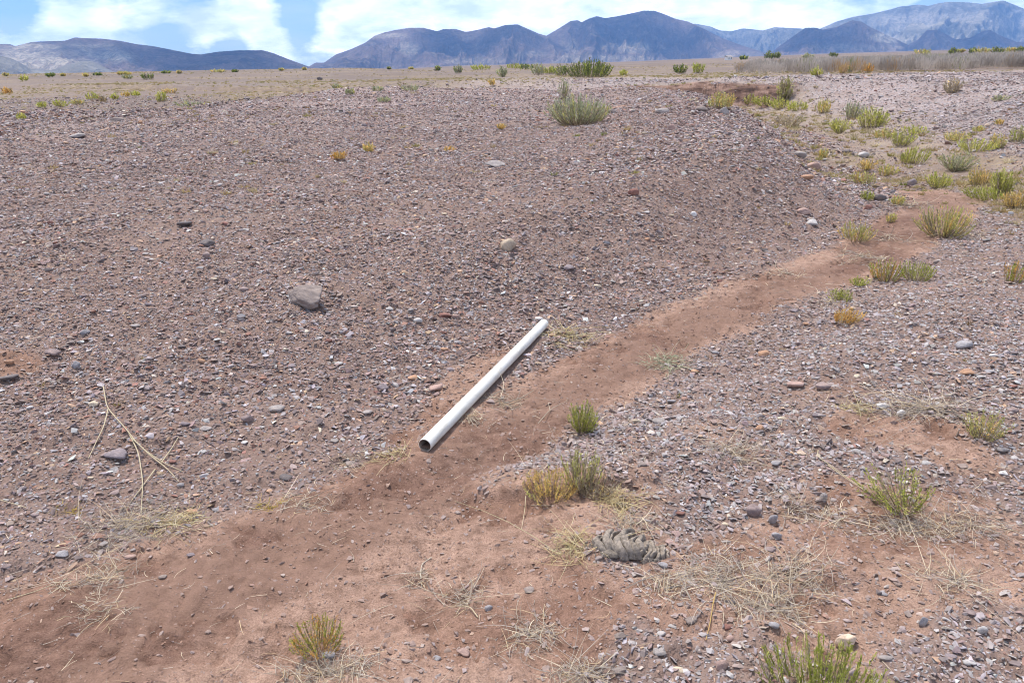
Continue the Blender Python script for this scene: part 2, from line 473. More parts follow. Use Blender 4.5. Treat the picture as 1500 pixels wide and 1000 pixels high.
# ------------------------------------------------------------------ ground mesh
def build_ground():
    rs = [.25]
    while rs[-1] < 16000:
        r = rs[-1]
        k = .05 if r < 1.2 else (.0055 if r < 7 else (.008 if r < 30 else (.005 if r < 60 else (.012 if r < 400 else .05))))
        rs.append(r * (1 + k))
    rs = np.array(rs)
    az = np.concatenate([np.arange(-180, -46, 4.0), np.arange(-46, 46, .16), np.arange(46, 180, 4.0)])
    az = np.radians(az)
    R, A = np.meshgrid(rs, az, indexing='ij')
    X = R * np.sin(A); Y = R * np.cos(A)
    # the eroded cut bank gets an uneven foot
    Z = H(X, Y)
    x, y = X.ravel(), Y.ravel(); z = Z.ravel()
    nr, na = R.shape
    i = np.arange(nr - 1)[:, None] * na; j = np.arange(na)[None]
    j2 = (j + 1) % na
    f = np.stack([i + j, i + j2, i + na + j2, i + na + j], -1).reshape(-1, 4)
    V = np.stack([x, y, z], 1)
    V = np.vstack([V, [0, 0, float(H(0., 0.))]])
    c = len(V) - 1
    f3 = np.stack([np.full(na, c), (np.arange(na) + 1) % na, np.arange(na)], 1)
    x, y = V[:, 0], V[:, 1]
    r = np.hypot(x, y)
    d, side, par = seg_query(x, y, WASH)
    ee = d - par[:, 0] + 1.0 * fbm(x * .32, y * .32, 15, 3) + .32 * fbm(x * 1.5, y * 1.5, 16, 2)
    cut = np.where(side < 0, smooth(ee, -.3, .2) * smooth(ee, par[:, 2] + .8, par[:, 2]), 0) * (par[:, 2] < 1.2) * (par[:, 1] > .45)
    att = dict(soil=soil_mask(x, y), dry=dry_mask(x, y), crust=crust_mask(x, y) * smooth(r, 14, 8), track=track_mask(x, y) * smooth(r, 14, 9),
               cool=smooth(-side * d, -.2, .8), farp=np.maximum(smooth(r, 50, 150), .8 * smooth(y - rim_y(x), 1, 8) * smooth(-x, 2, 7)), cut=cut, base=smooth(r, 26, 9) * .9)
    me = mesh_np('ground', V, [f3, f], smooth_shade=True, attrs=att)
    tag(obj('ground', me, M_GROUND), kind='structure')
build_ground()

# ------------------------------------------------------------------ pebbles
def hull_mesh(name, pts, bevel=0.0):
    bm = bmesh.new()
    for p in pts: bm.verts.new(p)
    r = bmesh.ops.convex_hull(bm, input=bm.verts)
    junk = [e for e in r['geom_interior'] if isinstance(e, bmesh.types.BMVert)]
    bmesh.ops.delete(bm, geom=junk, context='VERTS')
    loose = [v for v in bm.verts if not v.link_faces]
    bmesh.ops.delete(bm, geom=loose, context='VERTS')
    me = bpy.data.meshes.new(name); bm.to_mesh(me); bm.free()
    return me

def src_collection(name): return bpy.data.collections.new(name)

PEBC = src_collection('pebble_shapes')
NPEB = 16
for k in range(NPEB):
    rg = np.random.default_rng(100 + k)
    n = rg.integers(8, 13)
    p = norm(rg.normal(size=(n, 3)) * np.array([1, 1, .8])) * rg.uniform(.7, 1.0, (n, 1))
    p *= np.array([.56, .56 * rg.uniform(.5, .92), .5 * rg.uniform(.22, .50)])
    me = hull_mesh('pebble_shape', p); me.materials.append(M_PEB)
    o = bpy.data.objects.new('pebble_shape_%02d' % k, me); PEBC.objects.link(o)

def scatter_tree(coll):
    ng = bpy.data.node_groups.new('scatter', 'GeometryNodeTree')
    ng.interface.new_socket('Geometry', in_out='INPUT', socket_type='NodeSocketGeometry')
    ng.interface.new_socket('Geometry', in_out='OUTPUT', socket_type='NodeSocketGeometry')
    n = ng.nodes; l = ng.links
    gi = n.new('NodeGroupInput'); go = n.new('NodeGroupOutput')
    ci = n.new('GeometryNodeCollectionInfo'); ci.inputs['Collection'].default_value = coll
    ci.inputs['Separate Children'].default_value = True; ci.inputs['Reset Children'].default_value = True
    ip = n.new('GeometryNodeInstanceOnPoints'); ip.inputs['Pick Instance'].default_value = True
    def na(name, t):
        a = n.new('GeometryNodeInputNamedAttribute'); a.data_type = t; a.inputs['Name'].default_value = name; return a.outputs['Attribute']
    er = n.new('FunctionNodeEulerToRotation')
    l.new(gi.outputs[0], ip.inputs['Points']); l.new(ci.outputs[0], ip.inputs['Instance'])
    l.new(na('idx', 'INT'), ip.inputs['Instance Index'])
    l.new(na('rot', 'FLOAT_VECTOR'), er.inputs[0]); l.new(er.outputs[0], ip.inputs['Rotation'])
    l.new(na('scl', 'FLOAT_VECTOR'), ip.inputs['Scale'])
    l.new(ip.outputs[0], go.inputs[0])
    return ng

def scatter(name, coll, P, rot, scl, idx, cols, label=None):
    me = mesh_np(name, P, [], cols, attrs=dict(rot=rot, scl=scl, idx=idx.astype(int)))
    o = obj(name, me)
    md = o.modifiers.new('scatter', 'NODES'); md.node_group = scatter_tree(coll)
    tag(o, label, kind='stuff')
    return o

def wedge(n, r0, r1, a=43):
    r = np.sqrt(rng.uniform(r0 * r0, r1 * r1, n)); t = np.radians(rng.uniform(-a, a, n))
    return r * np.sin(t), r * np.cos(t)

def pal_pick(n, w):
    k = rng.choice(len(PAL), n, p=w / w.sum())
    c = PAL[k] * rng.uniform(.68, 1.22, (n, 1)) * rng.uniform(.95, 1.05, (n, 3))
    return c

def build_gravel():
    X = []; Y = []; S = []; SM = []
    a1 = math.radians(43)
    for r0, r1, dens, med, sig, lo in [(1.4, 3.2, 7200, .0150, .46, 0), (3.2, 6, 6000, .0170, .46, 0), (6, 11, 3600, .0215, .45, 0), (11, 17, 1650, .030, .42, 0),
                                   (17, 26, 560, .042, .42, 0), (26, 42, 140, .062, .45, 0), (42, 70, 26, .10, .45, 0), (1.4, 3.6, 3000, .0075, .3, 1), (3.6, 5.5, 1500, .009, .3, 1)]:
        n = int(dens * a1 * (r1 * r1 - r0 * r0))
        x, y = wedge(n, r0, r1)
        s = np.exp(rng.normal(math.log(med), sig, n))
        sm = soil_mask(x, y)
        dr = dry_mask(x, y)
        d_, sd_, p_ = seg_query(x, y, WASH)
        s = s * (1 + .9 * smooth(np.abs(y - rim_y(x) + .5), 3.5, .5) * smooth(-x, 2, 6)) * (1 + .55 * smooth(y, 7, 11) * smooth(-sd_ * d_, -4.5, -3) * smooth(-sd_ * d_, 0, -.6)) * (1 + .35 * np.maximum(fbm(x * .8, y * .8, 83, 3), -.4))
        patch = smooth(fbm(x * 1.1, y * 1.1, 81, 4), -.7, 0) * .5 + .5
        keep = (1 - sm) ** 1.05 * patch + .085 * sm * (s < .03) + (.16 * sm if lo else 0)
        keep *= 1 - .88 * dr
        m = rng.random(n) < keep
        X.append(x[m]); Y.append(y[m]); S.append(s[m]); SM.append(sm[m])
    x = np.concatenate(X); y = np.concatenate(Y); s = np.minimum(np.concatenate(S), .028 + .0065 * np.hypot(x, y))
    sm = np.concatenate(SM)
    d = seg_query(x, y, PIPE)[0]
    m = (d > .045)
    x, y, s, sm = x[m], y[m], s[m], sm[m]
    n = len(x); print('gravel', n)
    z = H(x, y)
    dd, side, par = seg_query(x, y, WASH)
    cool = smooth(-side * dd, -.1, .9)[:, None] * .9
    c = pal_pick(n, W_LEFT) * (1 - cool) + pal_pick(n, W_RIGHT) * cool
    # dust: pebbles lying in soil carry its colour
    du = np.clip(sm * .6 + rng.uniform(0, .24, n), 0, .8)[:, None]
    c = c * (1 - du) + np.array((.29, .195, .15)) * du
    rot = np.stack([rng.normal(0, .26, n), rng.normal(0, .26, n), rng.uniform(0, 2 * PI, n)], 1)
    st = rng.random(n) < .12
    rot[st, 0] += rng.normal(0, .8, st.sum())
    sc = np.stack([s, s * rng.uniform(.7, 1.1, n), s * rng.uniform(.8, 1.25, n)], 1)
    P = np.stack([x, y, z + s * rng.uniform(.02, .16, n)], 1)
    scatter('gravel', PEBC, P, rot, sc, rng.integers(0, NPEB, n), c, 'mauve and grey desert gravel covering the ground')
    # crumbs of soil in the wash
    x, y = wedge(260000, 1.4, 7.5); sm = soil_mask(x, y)
    m = rng.random(len(x)) < sm * smooth(fbm(x * 2, y * 2, 91, 3), -.6, .5) * np.clip(3.2 / np.hypot(x, y), .15, 1) * (seg_query(x, y, PIPE)[0] > .04)
    x, y = x[m], y[m]; n = len(x)
    s = np.exp(rng.normal(math.log(.0055), .5, n))
    c = np.array(SOIL_L) * rng.uniform(.75, 1.3, (n, 1))
    P = np.stack([x, y, H(x, y) + s * .1], 1)
    rot = rng.uniform(0, 6.28, (n, 3)); rot[:, :2] *= .1
    scatter('soil_crumbs', PEBC, P, rot, np.repeat(s[:, None], 3, 1), rng.integers(0, NPEB, n), c, 'small reddish crumbs of soil in the dry wash')
build_gravel()

# ------------------------------------------------------------------ stones as things
def rock_mesh(name, seed, rough=.06, nplanes=16, sub=3, flat=.6):
    rg = np.random.default_rng(seed)
    bm = bmesh.new(); bmesh.ops.create_icosphere(bm, subdivisions=sub, radius=1)
    D = np.array([v.co[:] for v in bm.verts])
    nn = norm(rg.normal(size=(nplanes, 3))); hh = rg.uniform(.62, .95, nplanes)
    dots = np.maximum(D @ nn.T, 1e-3); R = hh / dots
    R = np.minimum(R, 1.25)
    k = 26
    r = -np.log(np.exp(-k * R).sum(1) + np.exp(-k * 1.12)) / k
    P = D * r[:, None]
    P = P * (1 + rough * fbm(D[:, 0] * 2 + D[:, 2] * 1.7 + seed, D[:, 1] * 2 - D[:, 2], seed, 4)[:, None])
    lo = P.min(0); hi = P.max(0)
    P = (P - (lo + hi) / 2) / (hi - lo)
    for v, p in zip(bm.verts, P): v.co = p
    for f in bm.faces: f.smooth = True
    me = bpy.data.meshes.new(name); bm.to_mesh(me); bm.free()
    me.materials.append(M_STONE)
    return me
ROCKS = [rock_mesh('stone', 500 + i, sub=3, nplanes=int(9 + (i * 7) % 12), rough=.05 + .05 * (i % 3)) for i in range(14)]
GROUP_ST = 'larger stones lying on the gravel and soil'
LAND = []      # (px, py, phrase)
PLACED = []    # px, py, size of stones

def place_stone(px, py, wp, hp, col, label, me=None, cat='stone', sink=.2, rg=random):
    p = pick(px, py + hp * .32)
    dep = depth_of(p); w = wp / F * dep
    h = max(hp / F * dep * .95, w * .25)
    o = obj('stone', me or ROCKS[rg.randrange(len(ROCKS))])
    dpt = w * rg.uniform(.5, .8)
    # the seen height mixes real height and the depth seen from above
    el = math.asin(min(1, CAMH / max(dep, 1.7)))
    real = max((h - dpt * math.sin(el)) / math.cos(el), w * .28)
    if h < w * .45: dpt = max(min(dpt, h / max(math.sin(el), .12)), w * .35)
    yaw = rg.uniform(-.35, .35)
    o.scale = (w, dpt, real * 1.25); o.rotation_euler = (rg.uniform(-.12, .12), rg.uniform(-.12, .12), yaw + rg.choice([0, PI]))
    o.location = (p[0], p[1] + dpt * .1, p[2] + real * 1.25 * (.5 - sink))
    o['tint'] = [float(c) for c in col[:3]]
    tag(o, label, cat, GROUP_ST)
    PLACED.append((px, py, wp))
    return o

CN = dict(grey=(.34, .30, .28), dark=(.165, .14, .135), purple=(.255, .21, .215), mauve=(.29, .22, .205), red=(.25, .125, .10), tan=(.44, .35, .26), orange=(.46, .27, .17),
          cream=(.60, .49, .36), white=(.68, .65, .62), blue=(.325, .305, .308), beige=(.62, .47, .35), brown=(.275, .222, .195), pink=(.41, .28, .235), pale=(.47, .44, .42))
HAND = [
    (447, 435, 58, 40, 'brown', 'big grey brown boulder with a flat top, alone on the left gravel'),
    (169, 664, 33, 22, 'purple', 'smooth purple grey stone beside the forked dry stalks'),
    (745, 359, 24, 21, 'tan', 'round tan cobble half buried in gravel straight above the white pipe'),
    (270, 327, 22, 10, 'dark', 'flat blackish stone up the left slope, behind the big boulder'),
    (303, 356, 24, 15, 'dark', 'dark upright jagged stone on the left gravel behind the big boulder'),
    (303, 374, 12, 12, 'mauve', 'mauve chip leaning just in front of the dark upright jagged stone'),
    (726, 241, 30, 9, 'grey', 'long flat pale grey stone on the open gravel in front of the grey green bush'),
    (928, 282, 17, 12, 'red', 'dark red stone on the upper right of the gravel mound'),
    (833, 391, 17, 10, 'purple', 'dark purple stone right of the round tan cobble'),
    (651, 462, 23, 9, 'red', 'rust red slab left of the far end of the white pipe'),
    (668, 463, 12, 8, 'pink', 'small pinkish stone touching the rust red slab'),
    (612, 469, 14, 10, 'pale', 'pale grey stone left of the rust red slab'),
    (605, 552, 16, 8, 'orange', 'flat orange tan stone left of the middle of the white pipe'),
    (561, 566, 20, 14, 'purple', 'triangular purple grey stone left of the white pipe'),
    (640, 567, 22, 14, 'pink', 'rounded pinkish brown stone closest to the left side of the white pipe'),
    (404, 597, 25, 15, 'grey', 'grey tan stone in the gravel between dry stalks and white pipe'),
    (362, 612, 18, 14, 'mauve', 'mauve upright stone left of the grey tan stone in the left gravel'),
    (137, 590, 14, 10, 'cream', 'broken cream coloured pebble just left of the top of the dry stalks'),
    (13, 553, 26, 10, 'dark', 'dark flat stone at the left edge of the photo below the orange stone'),
    (14, 530, 15, 10, 'orange', 'orange stone at the left edge of the photo'),
    (76, 515, 24, 11, 'mauve', 'flat mauve slab on the far left gravel'),
    (112, 534, 12, 14, 'blue', 'blue grey upright stone right of the flat mauve slab'),
    (358, 647, 11, 6, 'white', 'small white stone in the gravel right of the dry stalks'),
    (90, 810, 22, 11, 'blue', 'blue grey stone beside the grey straw mat at lower left'),
    (280, 812, 14, 6, 'purple', 'flat purple grey stone at the right rim of the grey straw mat'),
    (238, 844, 12, 6, 'brown', 'brown stone on bare soil below the grey straw mat'),
    (190, 815, 18, 7, 'pink', 'flat pinkish stone on bare soil just under the grey straw mat'),
    (1119, 517, 18, 14, 'orange', 'rounded orange stone where gravel meets the right side of the wash'),
    (1418, 543, 22, 14, 'orange', 'rounded orange cobble in the right hand gravel below the dark slab'),
    (1412, 504, 28, 17, 'blue', 'dark blue grey slab in the right hand gravel'),
    (1206, 565, 22, 15, 'mauve', 'triangular mauve stone in the right hand gravel'),
    (1165, 562, 28, 14, 'pink', 'flat pinkish tan slab left of the triangular mauve stone'),
    (1320, 605, 14, 14, 'white', 'whitish upright stone behind the bare soil patch on the right'),
    (1113, 627, 12, 13, 'orange', 'small orange stone at the left side of the right hand gravel'),
    (1239, 938, 32, 30, 'beige', 'large beige stone behind the bright green shrub at the bottom edge'),
    (1058, 973, 20, 20, 'pink', 'pink mauve stone left of the bright green shrub at the bottom edge'),
    (994, 978, 15, 12, 'cream', 'cream stone near the bottom edge left of the pink mauve stone'),
    (969, 926, 15, 13, 'pale', 'lavender grey squarish stone below the dung pats'),
    (1013, 905, 20, 13, 'brown', 'reddish brown stone at the foot of the large straw mat'),
    (1064, 917, 18, 9, 'red', 'flat orange red stone under the large straw mat'),
    (1070, 934, 14, 13, 'pink', 'pinkish stone just under the flat orange red stone'),
    (1134, 914, 16, 13, 'blue', 'blue grey stone at the right foot of the large straw mat'),
    (971, 826, 15, 12, 'blue', 'blue grey pebble touching the right hand dung pat'),
    (1128, 803, 18, 11, 'mauve', 'flat mauve stone right of the dung pats'),
    (1104, 747, 22, 22, 'mauve', 'blocky mauve stone in the middle of the front right gravel'),
    (1132, 760, 14, 18, 'blue', 'blue grey stone right of the blocky mauve stone'),
    (1137, 784, 15, 14, 'blue', 'blue grey stone below the blocky mauve stone'),
    (1206, 728, 11, 16, 'grey', 'grey upright stone left of the sprawling green shrub'),
    (1470, 657, 20, 13, 'grey', 'grey stone below the right edge shrub with straw'),
    (1470, 692, 14, 9, 'white', 'white stone near the right edge of the photo'),
    (1421, 895, 18, 13, 'mauve', 'mauve slab in the bottom right gravel'),
    (1440, 922, 16, 16, 'pale', 'pale upright stone in the bottom right gravel'),
    (1421, 968, 22, 13, 'pale', 'pale grey stone low in the bottom right corner'),
    (1393, 960, 18, 9, 'purple', 'flat purple stone left of the pale grey stone in the bottom right corner'),
    (1352, 910, 14, 16, 'blue', 'dark blue grey chip at the left of the bottom right gravel'),
    (1294, 868, 12, 8, 'blue', 'small slate blue pebble on soil right of the large straw mat'),
    (1190, 326, 17, 11, 'pale', 'white rounded stone at the foot of the gravel mound by the wash'),
    (1177, 309, 20, 11, 'pink', 'pinkish stone just behind the white rounded stone by the wash'),
    (1289, 290, 20, 12, 'dark', 'dark stone beside a small green plant at the edge of the wash'),
    (1272, 304, 13, 9, 'red', 'dull red stone in front of the dark stone at the edge of the wash'),
    (1336, 268, 14, 12, 'purple', 'dark purple brown stone on the floor of the wash'),
    (1265, 228, 18, 10, 'pale', 'pale grey rounded stone on the slope above the olive shrubs'),
    (1192, 245, 20, 15, 'pink', 'pinkish brown block on the right flank of the gravel mound'),
    (1172, 227, 20, 10, 'grey', 'grey slab on the right flank of the gravel mound'),
    (1182, 260, 22, 8, 'orange', 'flat orange tan slab on the right flank of the gravel mound'),
    (1061, 164, 15, 12, 'grey', 'grey boulder on the rim of the gravel mound in front of the green wash shrubs'),
    (1016, 314, 9, 9, 'white', 'small bright white stone on the gravel right of centre'),
    (984, 188, 12, 10, 'pink', 'pinkish brown stone right of the grey green bush'),
    (897, 164, 13, 7, 'dark', 'dark stone at the right edge of the grey green bush'),
    (1240, 222, 14, 6, 'dark', 'flat dark stone high on the flank of the gravel mound'),
    (1027, 160, 20, 9, 'brown', 'rusty brown stone on the crest of the gravel mound'),
    (468, 116, 9, 5, 'dark', 'black stone alone far out on the pale left flats'),
    (361, 145, 10, 4, 'dark', 'dark low stone behind the grey green mat plant'),
    (112, 200, 26, 8, 'grey', 'flat grey slab on the far left rim of the gravel'),
    (172, 176, 20, 5, 'brown', 'rust brown slab on the far left rim of the gravel'),
    (970, 163, 20, 9, 'grey', 'low grey slab on the crest of the gravel mound'),
    (1288, 868, 9, 8, 'dark', 'dark pebble touching the small slate blue pebble'),
    (640, 962, 13, 11, 'blue', 'blue grey pebble on bare soil at the bottom centre'),
    (716, 889, 12, 12, 'blue', 'slate grey pebble on the soil left of the dung pats'),
]
BOULDER = rock_mesh('stone', 777, rough=.16, nplanes=18, sub=5)
BEIGE = rock_mesh('stone', 781, rough=.08, nplanes=22, sub=4)
for i, (px, py, w, h, c, lab) in enumerate(HAND):
    me = BOULDER if i == 0 else (BEIGE if 'large beige' in lab else None)
    place_stone(px, py, w, h, CN[c], lab, me, cat='boulder' if 'boulder' in lab else ('slab' if 'slab' in lab else 'stone'))

# ------------------------------------------------------------------ plants
G_BR = np.array([(0.402, 0.420, 0.075), (0.494, 0.494, 0.103), (0.299, 0.328, 0.057)])      # bright green broom
G_OL = np.array([(0.546, 0.507, 0.169), (0.650, 0.585, 0.208), (0.429, 0.416, 0.130)])         # olive yellow
G_GO = np.array([(.78, .52, .17), (.80, .58, .22), (.60, .42, .13)])           # golden
G_OR = np.array([(0.676, 0.377, 0.098), (0.720, 0.468, 0.156), (0.546, 0.286, 0.072)])         # orange dried
G_GR = np.array([(0.391, 0.402, 0.247), (0.483, 0.483, 0.310), (0.299, 0.316, 0.178)])       # grey green
G_DK = np.array([(0.149, 0.190, 0.057), (0.196, 0.236, 0.069), (0.115, 0.144, 0.046)])        # dark green
G_DR = np.array([(0.460, 0.368, 0.259), (0.552, 0.460, 0.333), (0.345, 0.276, 0.196)])          # dead grey straw
G_YE = np.array([(0.621, 0.575, 0.149), (0.690, 0.621, 0.184), (0.506, 0.494, 0.127)])           # yellow green
BARK = np.array([(.30, .235, .13), (.18, .135, .095), (.42, .34, .22)])

def shrub_meshes(seed, h, w, n, pal, leaf_l, leaf_w, leaves, lean=1.0, t0=.15, pal2=None, frac2=0, stem_w=None, side=0.0, spread=.12, up=.6, leaf_sp=.55):
    """stems fanning from a base; leaves set along them. Returns stem mesh, foliage mesh (base at origin)"""
    rg = np.random.default_rng(seed)
    a = rg.uniform(0, 2 * PI, n); q = np.sqrt(rg.random(n))
    base = np.stack([np.cos(a) * q * w * spread, np.sin(a) * q * w * spread, np.zeros(n) - .01 * h], 1)
    out = np.stack([np.cos(a) * q * w * .5 * lean + side * w, np.sin(a) * q * w * .5 * lean, np.full(n, h)], 1)
    out[:, 2] *= np.sqrt(np.maximum(1 - .6 * q ** 2, .1)) * rg.uniform(.6, 1.03, n)
    tip = out
    ch = tip - base; L = np.linalg.norm(ch, axis=1)
    d0 = norm(ch * np.array([1, 1, 1 - up * .6]) + rg.normal(0, .12, (n, 3)) * L[:, None])
    d0[:, 2] = np.abs(d0[:, 2])
    d1 = norm(ch * np.array([1 - up * .5, 1 - up * .5, 1 + up]) + rg.normal(0, .10, (n, 3)) * L[:, None])
    sm = MB()
    sw = stem_w or h * .016
    sc = BARK[rg.integers(0, 3, n)] * rg.uniform(.7, 1.2, (n, 1))
    P, T = blades(sm, base, d0, d1, L, np.full(n, sw) * rg.uniform(.7, 1.3, n), sc, 5, rg, .8)
    P2, T2 = blades(sm, base, d0, d1, L, np.full(n, sw) * rg.uniform(.7, 1.3, n), sc, 5, rg, .8)
    fm = MB()
    m = leaves; N_ = n * m
    t = t0 + (1 - t0) * rg.random((n, m)) ** .75
    bp = base[:, None] + L[:, None, None] * (d0[:, None] * t[..., None] + (d1 - d0)[:, None] * (t ** 2 / 2)[..., None])
    tg = norm(d0[:, None] + (d1 - d0)[:, None] * t[..., None])
    ld = norm(tg + rg.normal(0, leaf_sp, (n, m, 3)))
    pk = pal[rg.integers(0, len(pal), (n, m))]
    if pal2 is not None:
        wh = (rg.random(n) < frac2)[:, None] | (rg.random((n, m)) < frac2 * .3)
        pk = np.where(wh[..., None], pal2[rg.integers(0, len(pal2), (n, m))], pk)
    if len(pal) > 1: pk = np.where((rg.random(n) < .13)[:, None, None], G_DR[rg.integers(0, 3, (n, m))], pk)
    pk = pk * rg.uniform(.7, 1.25, (n, 1, 1)) * rg.uniform(.75, 1.25, (n, m, 1))
    ll = leaf_l * rg.uniform(.6, 1.3, N_); lw = leaf_w * rg.uniform(.7, 1.3, N_)
    b = bp.reshape(-1, 3); l0 = ld.reshape(-1, 3)
    l1 = norm(l0 + rg.normal(0, .3, (N_, 3)) + np.array([0, 0, .3]))
    blades(fm, b, l0, l1, ll, lw, pk.reshape(-1, 3), 2, rg, .9)
    return sm.mesh('shrub_stem'), fm.mesh('shrub_foliage')

GROUPS = {}
def shrub(px, py, hp, wp, kind, label, n=None, far=300, **kw):
    """kind -> palette; px,py the foot of the plant"""
    p = pick(px, py, far); dep = depth_of(p)
    h = hp / F * dep * .98; w = wp / F * dep * 1.2
    pal, pal2, fr = KINDS[kind]
    seed = int(px * 131 + py * 17)
    vr = np.random.default_rng(seed + 5)
    if 'spread' not in kw:
        kw['spread'] = vr.uniform(.08, .38); kw['up'] = vr.uniform(.1, .9); kw['side'] = vr.uniform(-.14, .14); kw['leaf_sp'] = vr.uniform(.3, .8)
    big = wp * hp
    nn = int(1.35 * n) if n else int(np.clip(36 + big * .05, 40, 150))
    lv = kw.pop('leaves', 26 if big > 900 else (18 if big > 250 else 13)); lv = int(lv * .8)
    ll = kw.pop('ll', max(.085 * h, 2.4 / F * dep)); lw = kw.pop('lw', max(.018 * h, .9 / F * dep))
    s, f = shrub_meshes(seed, h, w, nn, pal, ll, lw, lv, pal2=pal2, frac2=fr, **kw)
    name = kw.get('name', 'shrub')
    if big < 150:
        # too small in the picture to show its parts: one mesh
        o = obj('shrub', f, M_LEAF, loc=p)
    else:
        o = obj('shrub', None, loc=p)
        obj('stem', s, M_STEM, o); obj('foliage', f, M_LEAF, o)
    tag(o, label, 'shrub', 'shrubs of the desert wash and plain')
    return o
KINDS = dict(green=(G_BR, G_OL, .25), olive=(G_OL, G_GO, .25), golden=(G_GO, G_OL, .14), orange=(G_OR, G_GO, .3), grey=(G_GR, G_OL, .15), dark=(G_DK, G_BR, .25),
             dead=(G_DR, G_GO, .1), yellow=(G_YE, G_BR, .3), mix=(G_BR, G_OR, .42), sparse=(G_OL, G_DR, .35))

# near shrubs
shrub(853, 634, 50, 46, 'green', 'compact bright green broom shrub standing right of the white pipe', n=70, leaves=34, up=.5, spread=.07, leaf_sp=.32)
shrub(852, 716, 72, 52, 'sparse', 'tall thin half dry shrub behind the golden shrub beside the wash', n=46, leaves=26, spread=.2, leaf_sp=.4)
shrub(806, 727, 44, 76, 'golden', 'low dense golden yellow shrub on the crumbling soil lip', n=90, leaves=34, spread=.28, leaf_sp=.7)
shrub(872, 724, 40, 66, 'dead', 'grey dead brush at the foot of the tall thin shrub', n=70, leaves=14, spread=.2)
shrub(468, 950, 48, 78, 'mix', 'bushy green and orange shrub near the bottom edge left of centre', n=90, leaves=34, spread=.22, leaf_sp=.6)
shrub(1205, 1035, 78, 190, 'green', 'bright green shrub cut off by the bottom edge of the photo', n=150, leaves=56, spread=.26, up=.8, leaf_sp=.4)
shrub(1322, 748, 74, 105, 'green', 'sprawling leafy green shrub on bare soil at the right', n=40, leaves=30, spread=.12, side=-.18, up=.2, leaf_sp=.6)
shrub(1440, 642, 52, 60, 'olive', 'loose olive shrub with straw at its foot near the right edge', n=50, leaves=26, spread=.15)
shrub(1296, 412, 36, 50, 'mix', 'left half of a pair of touching shrubs beside the wash, yellow at its foot', n=60, leaves=26, spread=.2, leaf_sp=.3)
shrub(1340, 411, 32, 46, 'green', 'right half of a pair of touching shrubs beside the wash, all green', n=60, leaves=26, spread=.2, leaf_sp=.3)
shrub(1381, 347, 48, 78, 'olive', 'largest fan shaped olive shrub standing in the middle of the wash', n=90, leaves=30, spread=.16, leaf_sp=.3)
shrub(1252, 353, 32, 46, 'olive', 'olive tuft shrub on straw at the left edge of the wash', n=60, leaves=24, spread=.24, leaf_sp=.3)
shrub(1232, 441, 20, 33, 'green', 'small low green shrub just behind the orange dry shrub')
shrub(1237, 474, 26, 38, 'orange', 'orange dry shrub on the gravel beside the wash')
shrub(1256, 419, 14, 28, 'green', 'tiny green shrub left of the pair of touching shrubs')
shrub(1483, 414, 36, 30, 'mix', 'upright green shrub with orange foot at the right edge', n=40, leaves=26, leaf_sp=.3)
shrub(1303, 326, 14, 15, 'olive', 'tiny olive shrub behind the tuft shrub at the left edge of the wash')
shrub(1314, 300, 14, 22, 'olive', 'thin small plant on straw in front of the dark stone by the wash')
shrub(1271, 294, 16, 17, 'green', 'small green plant left of the dark stone by the wash')
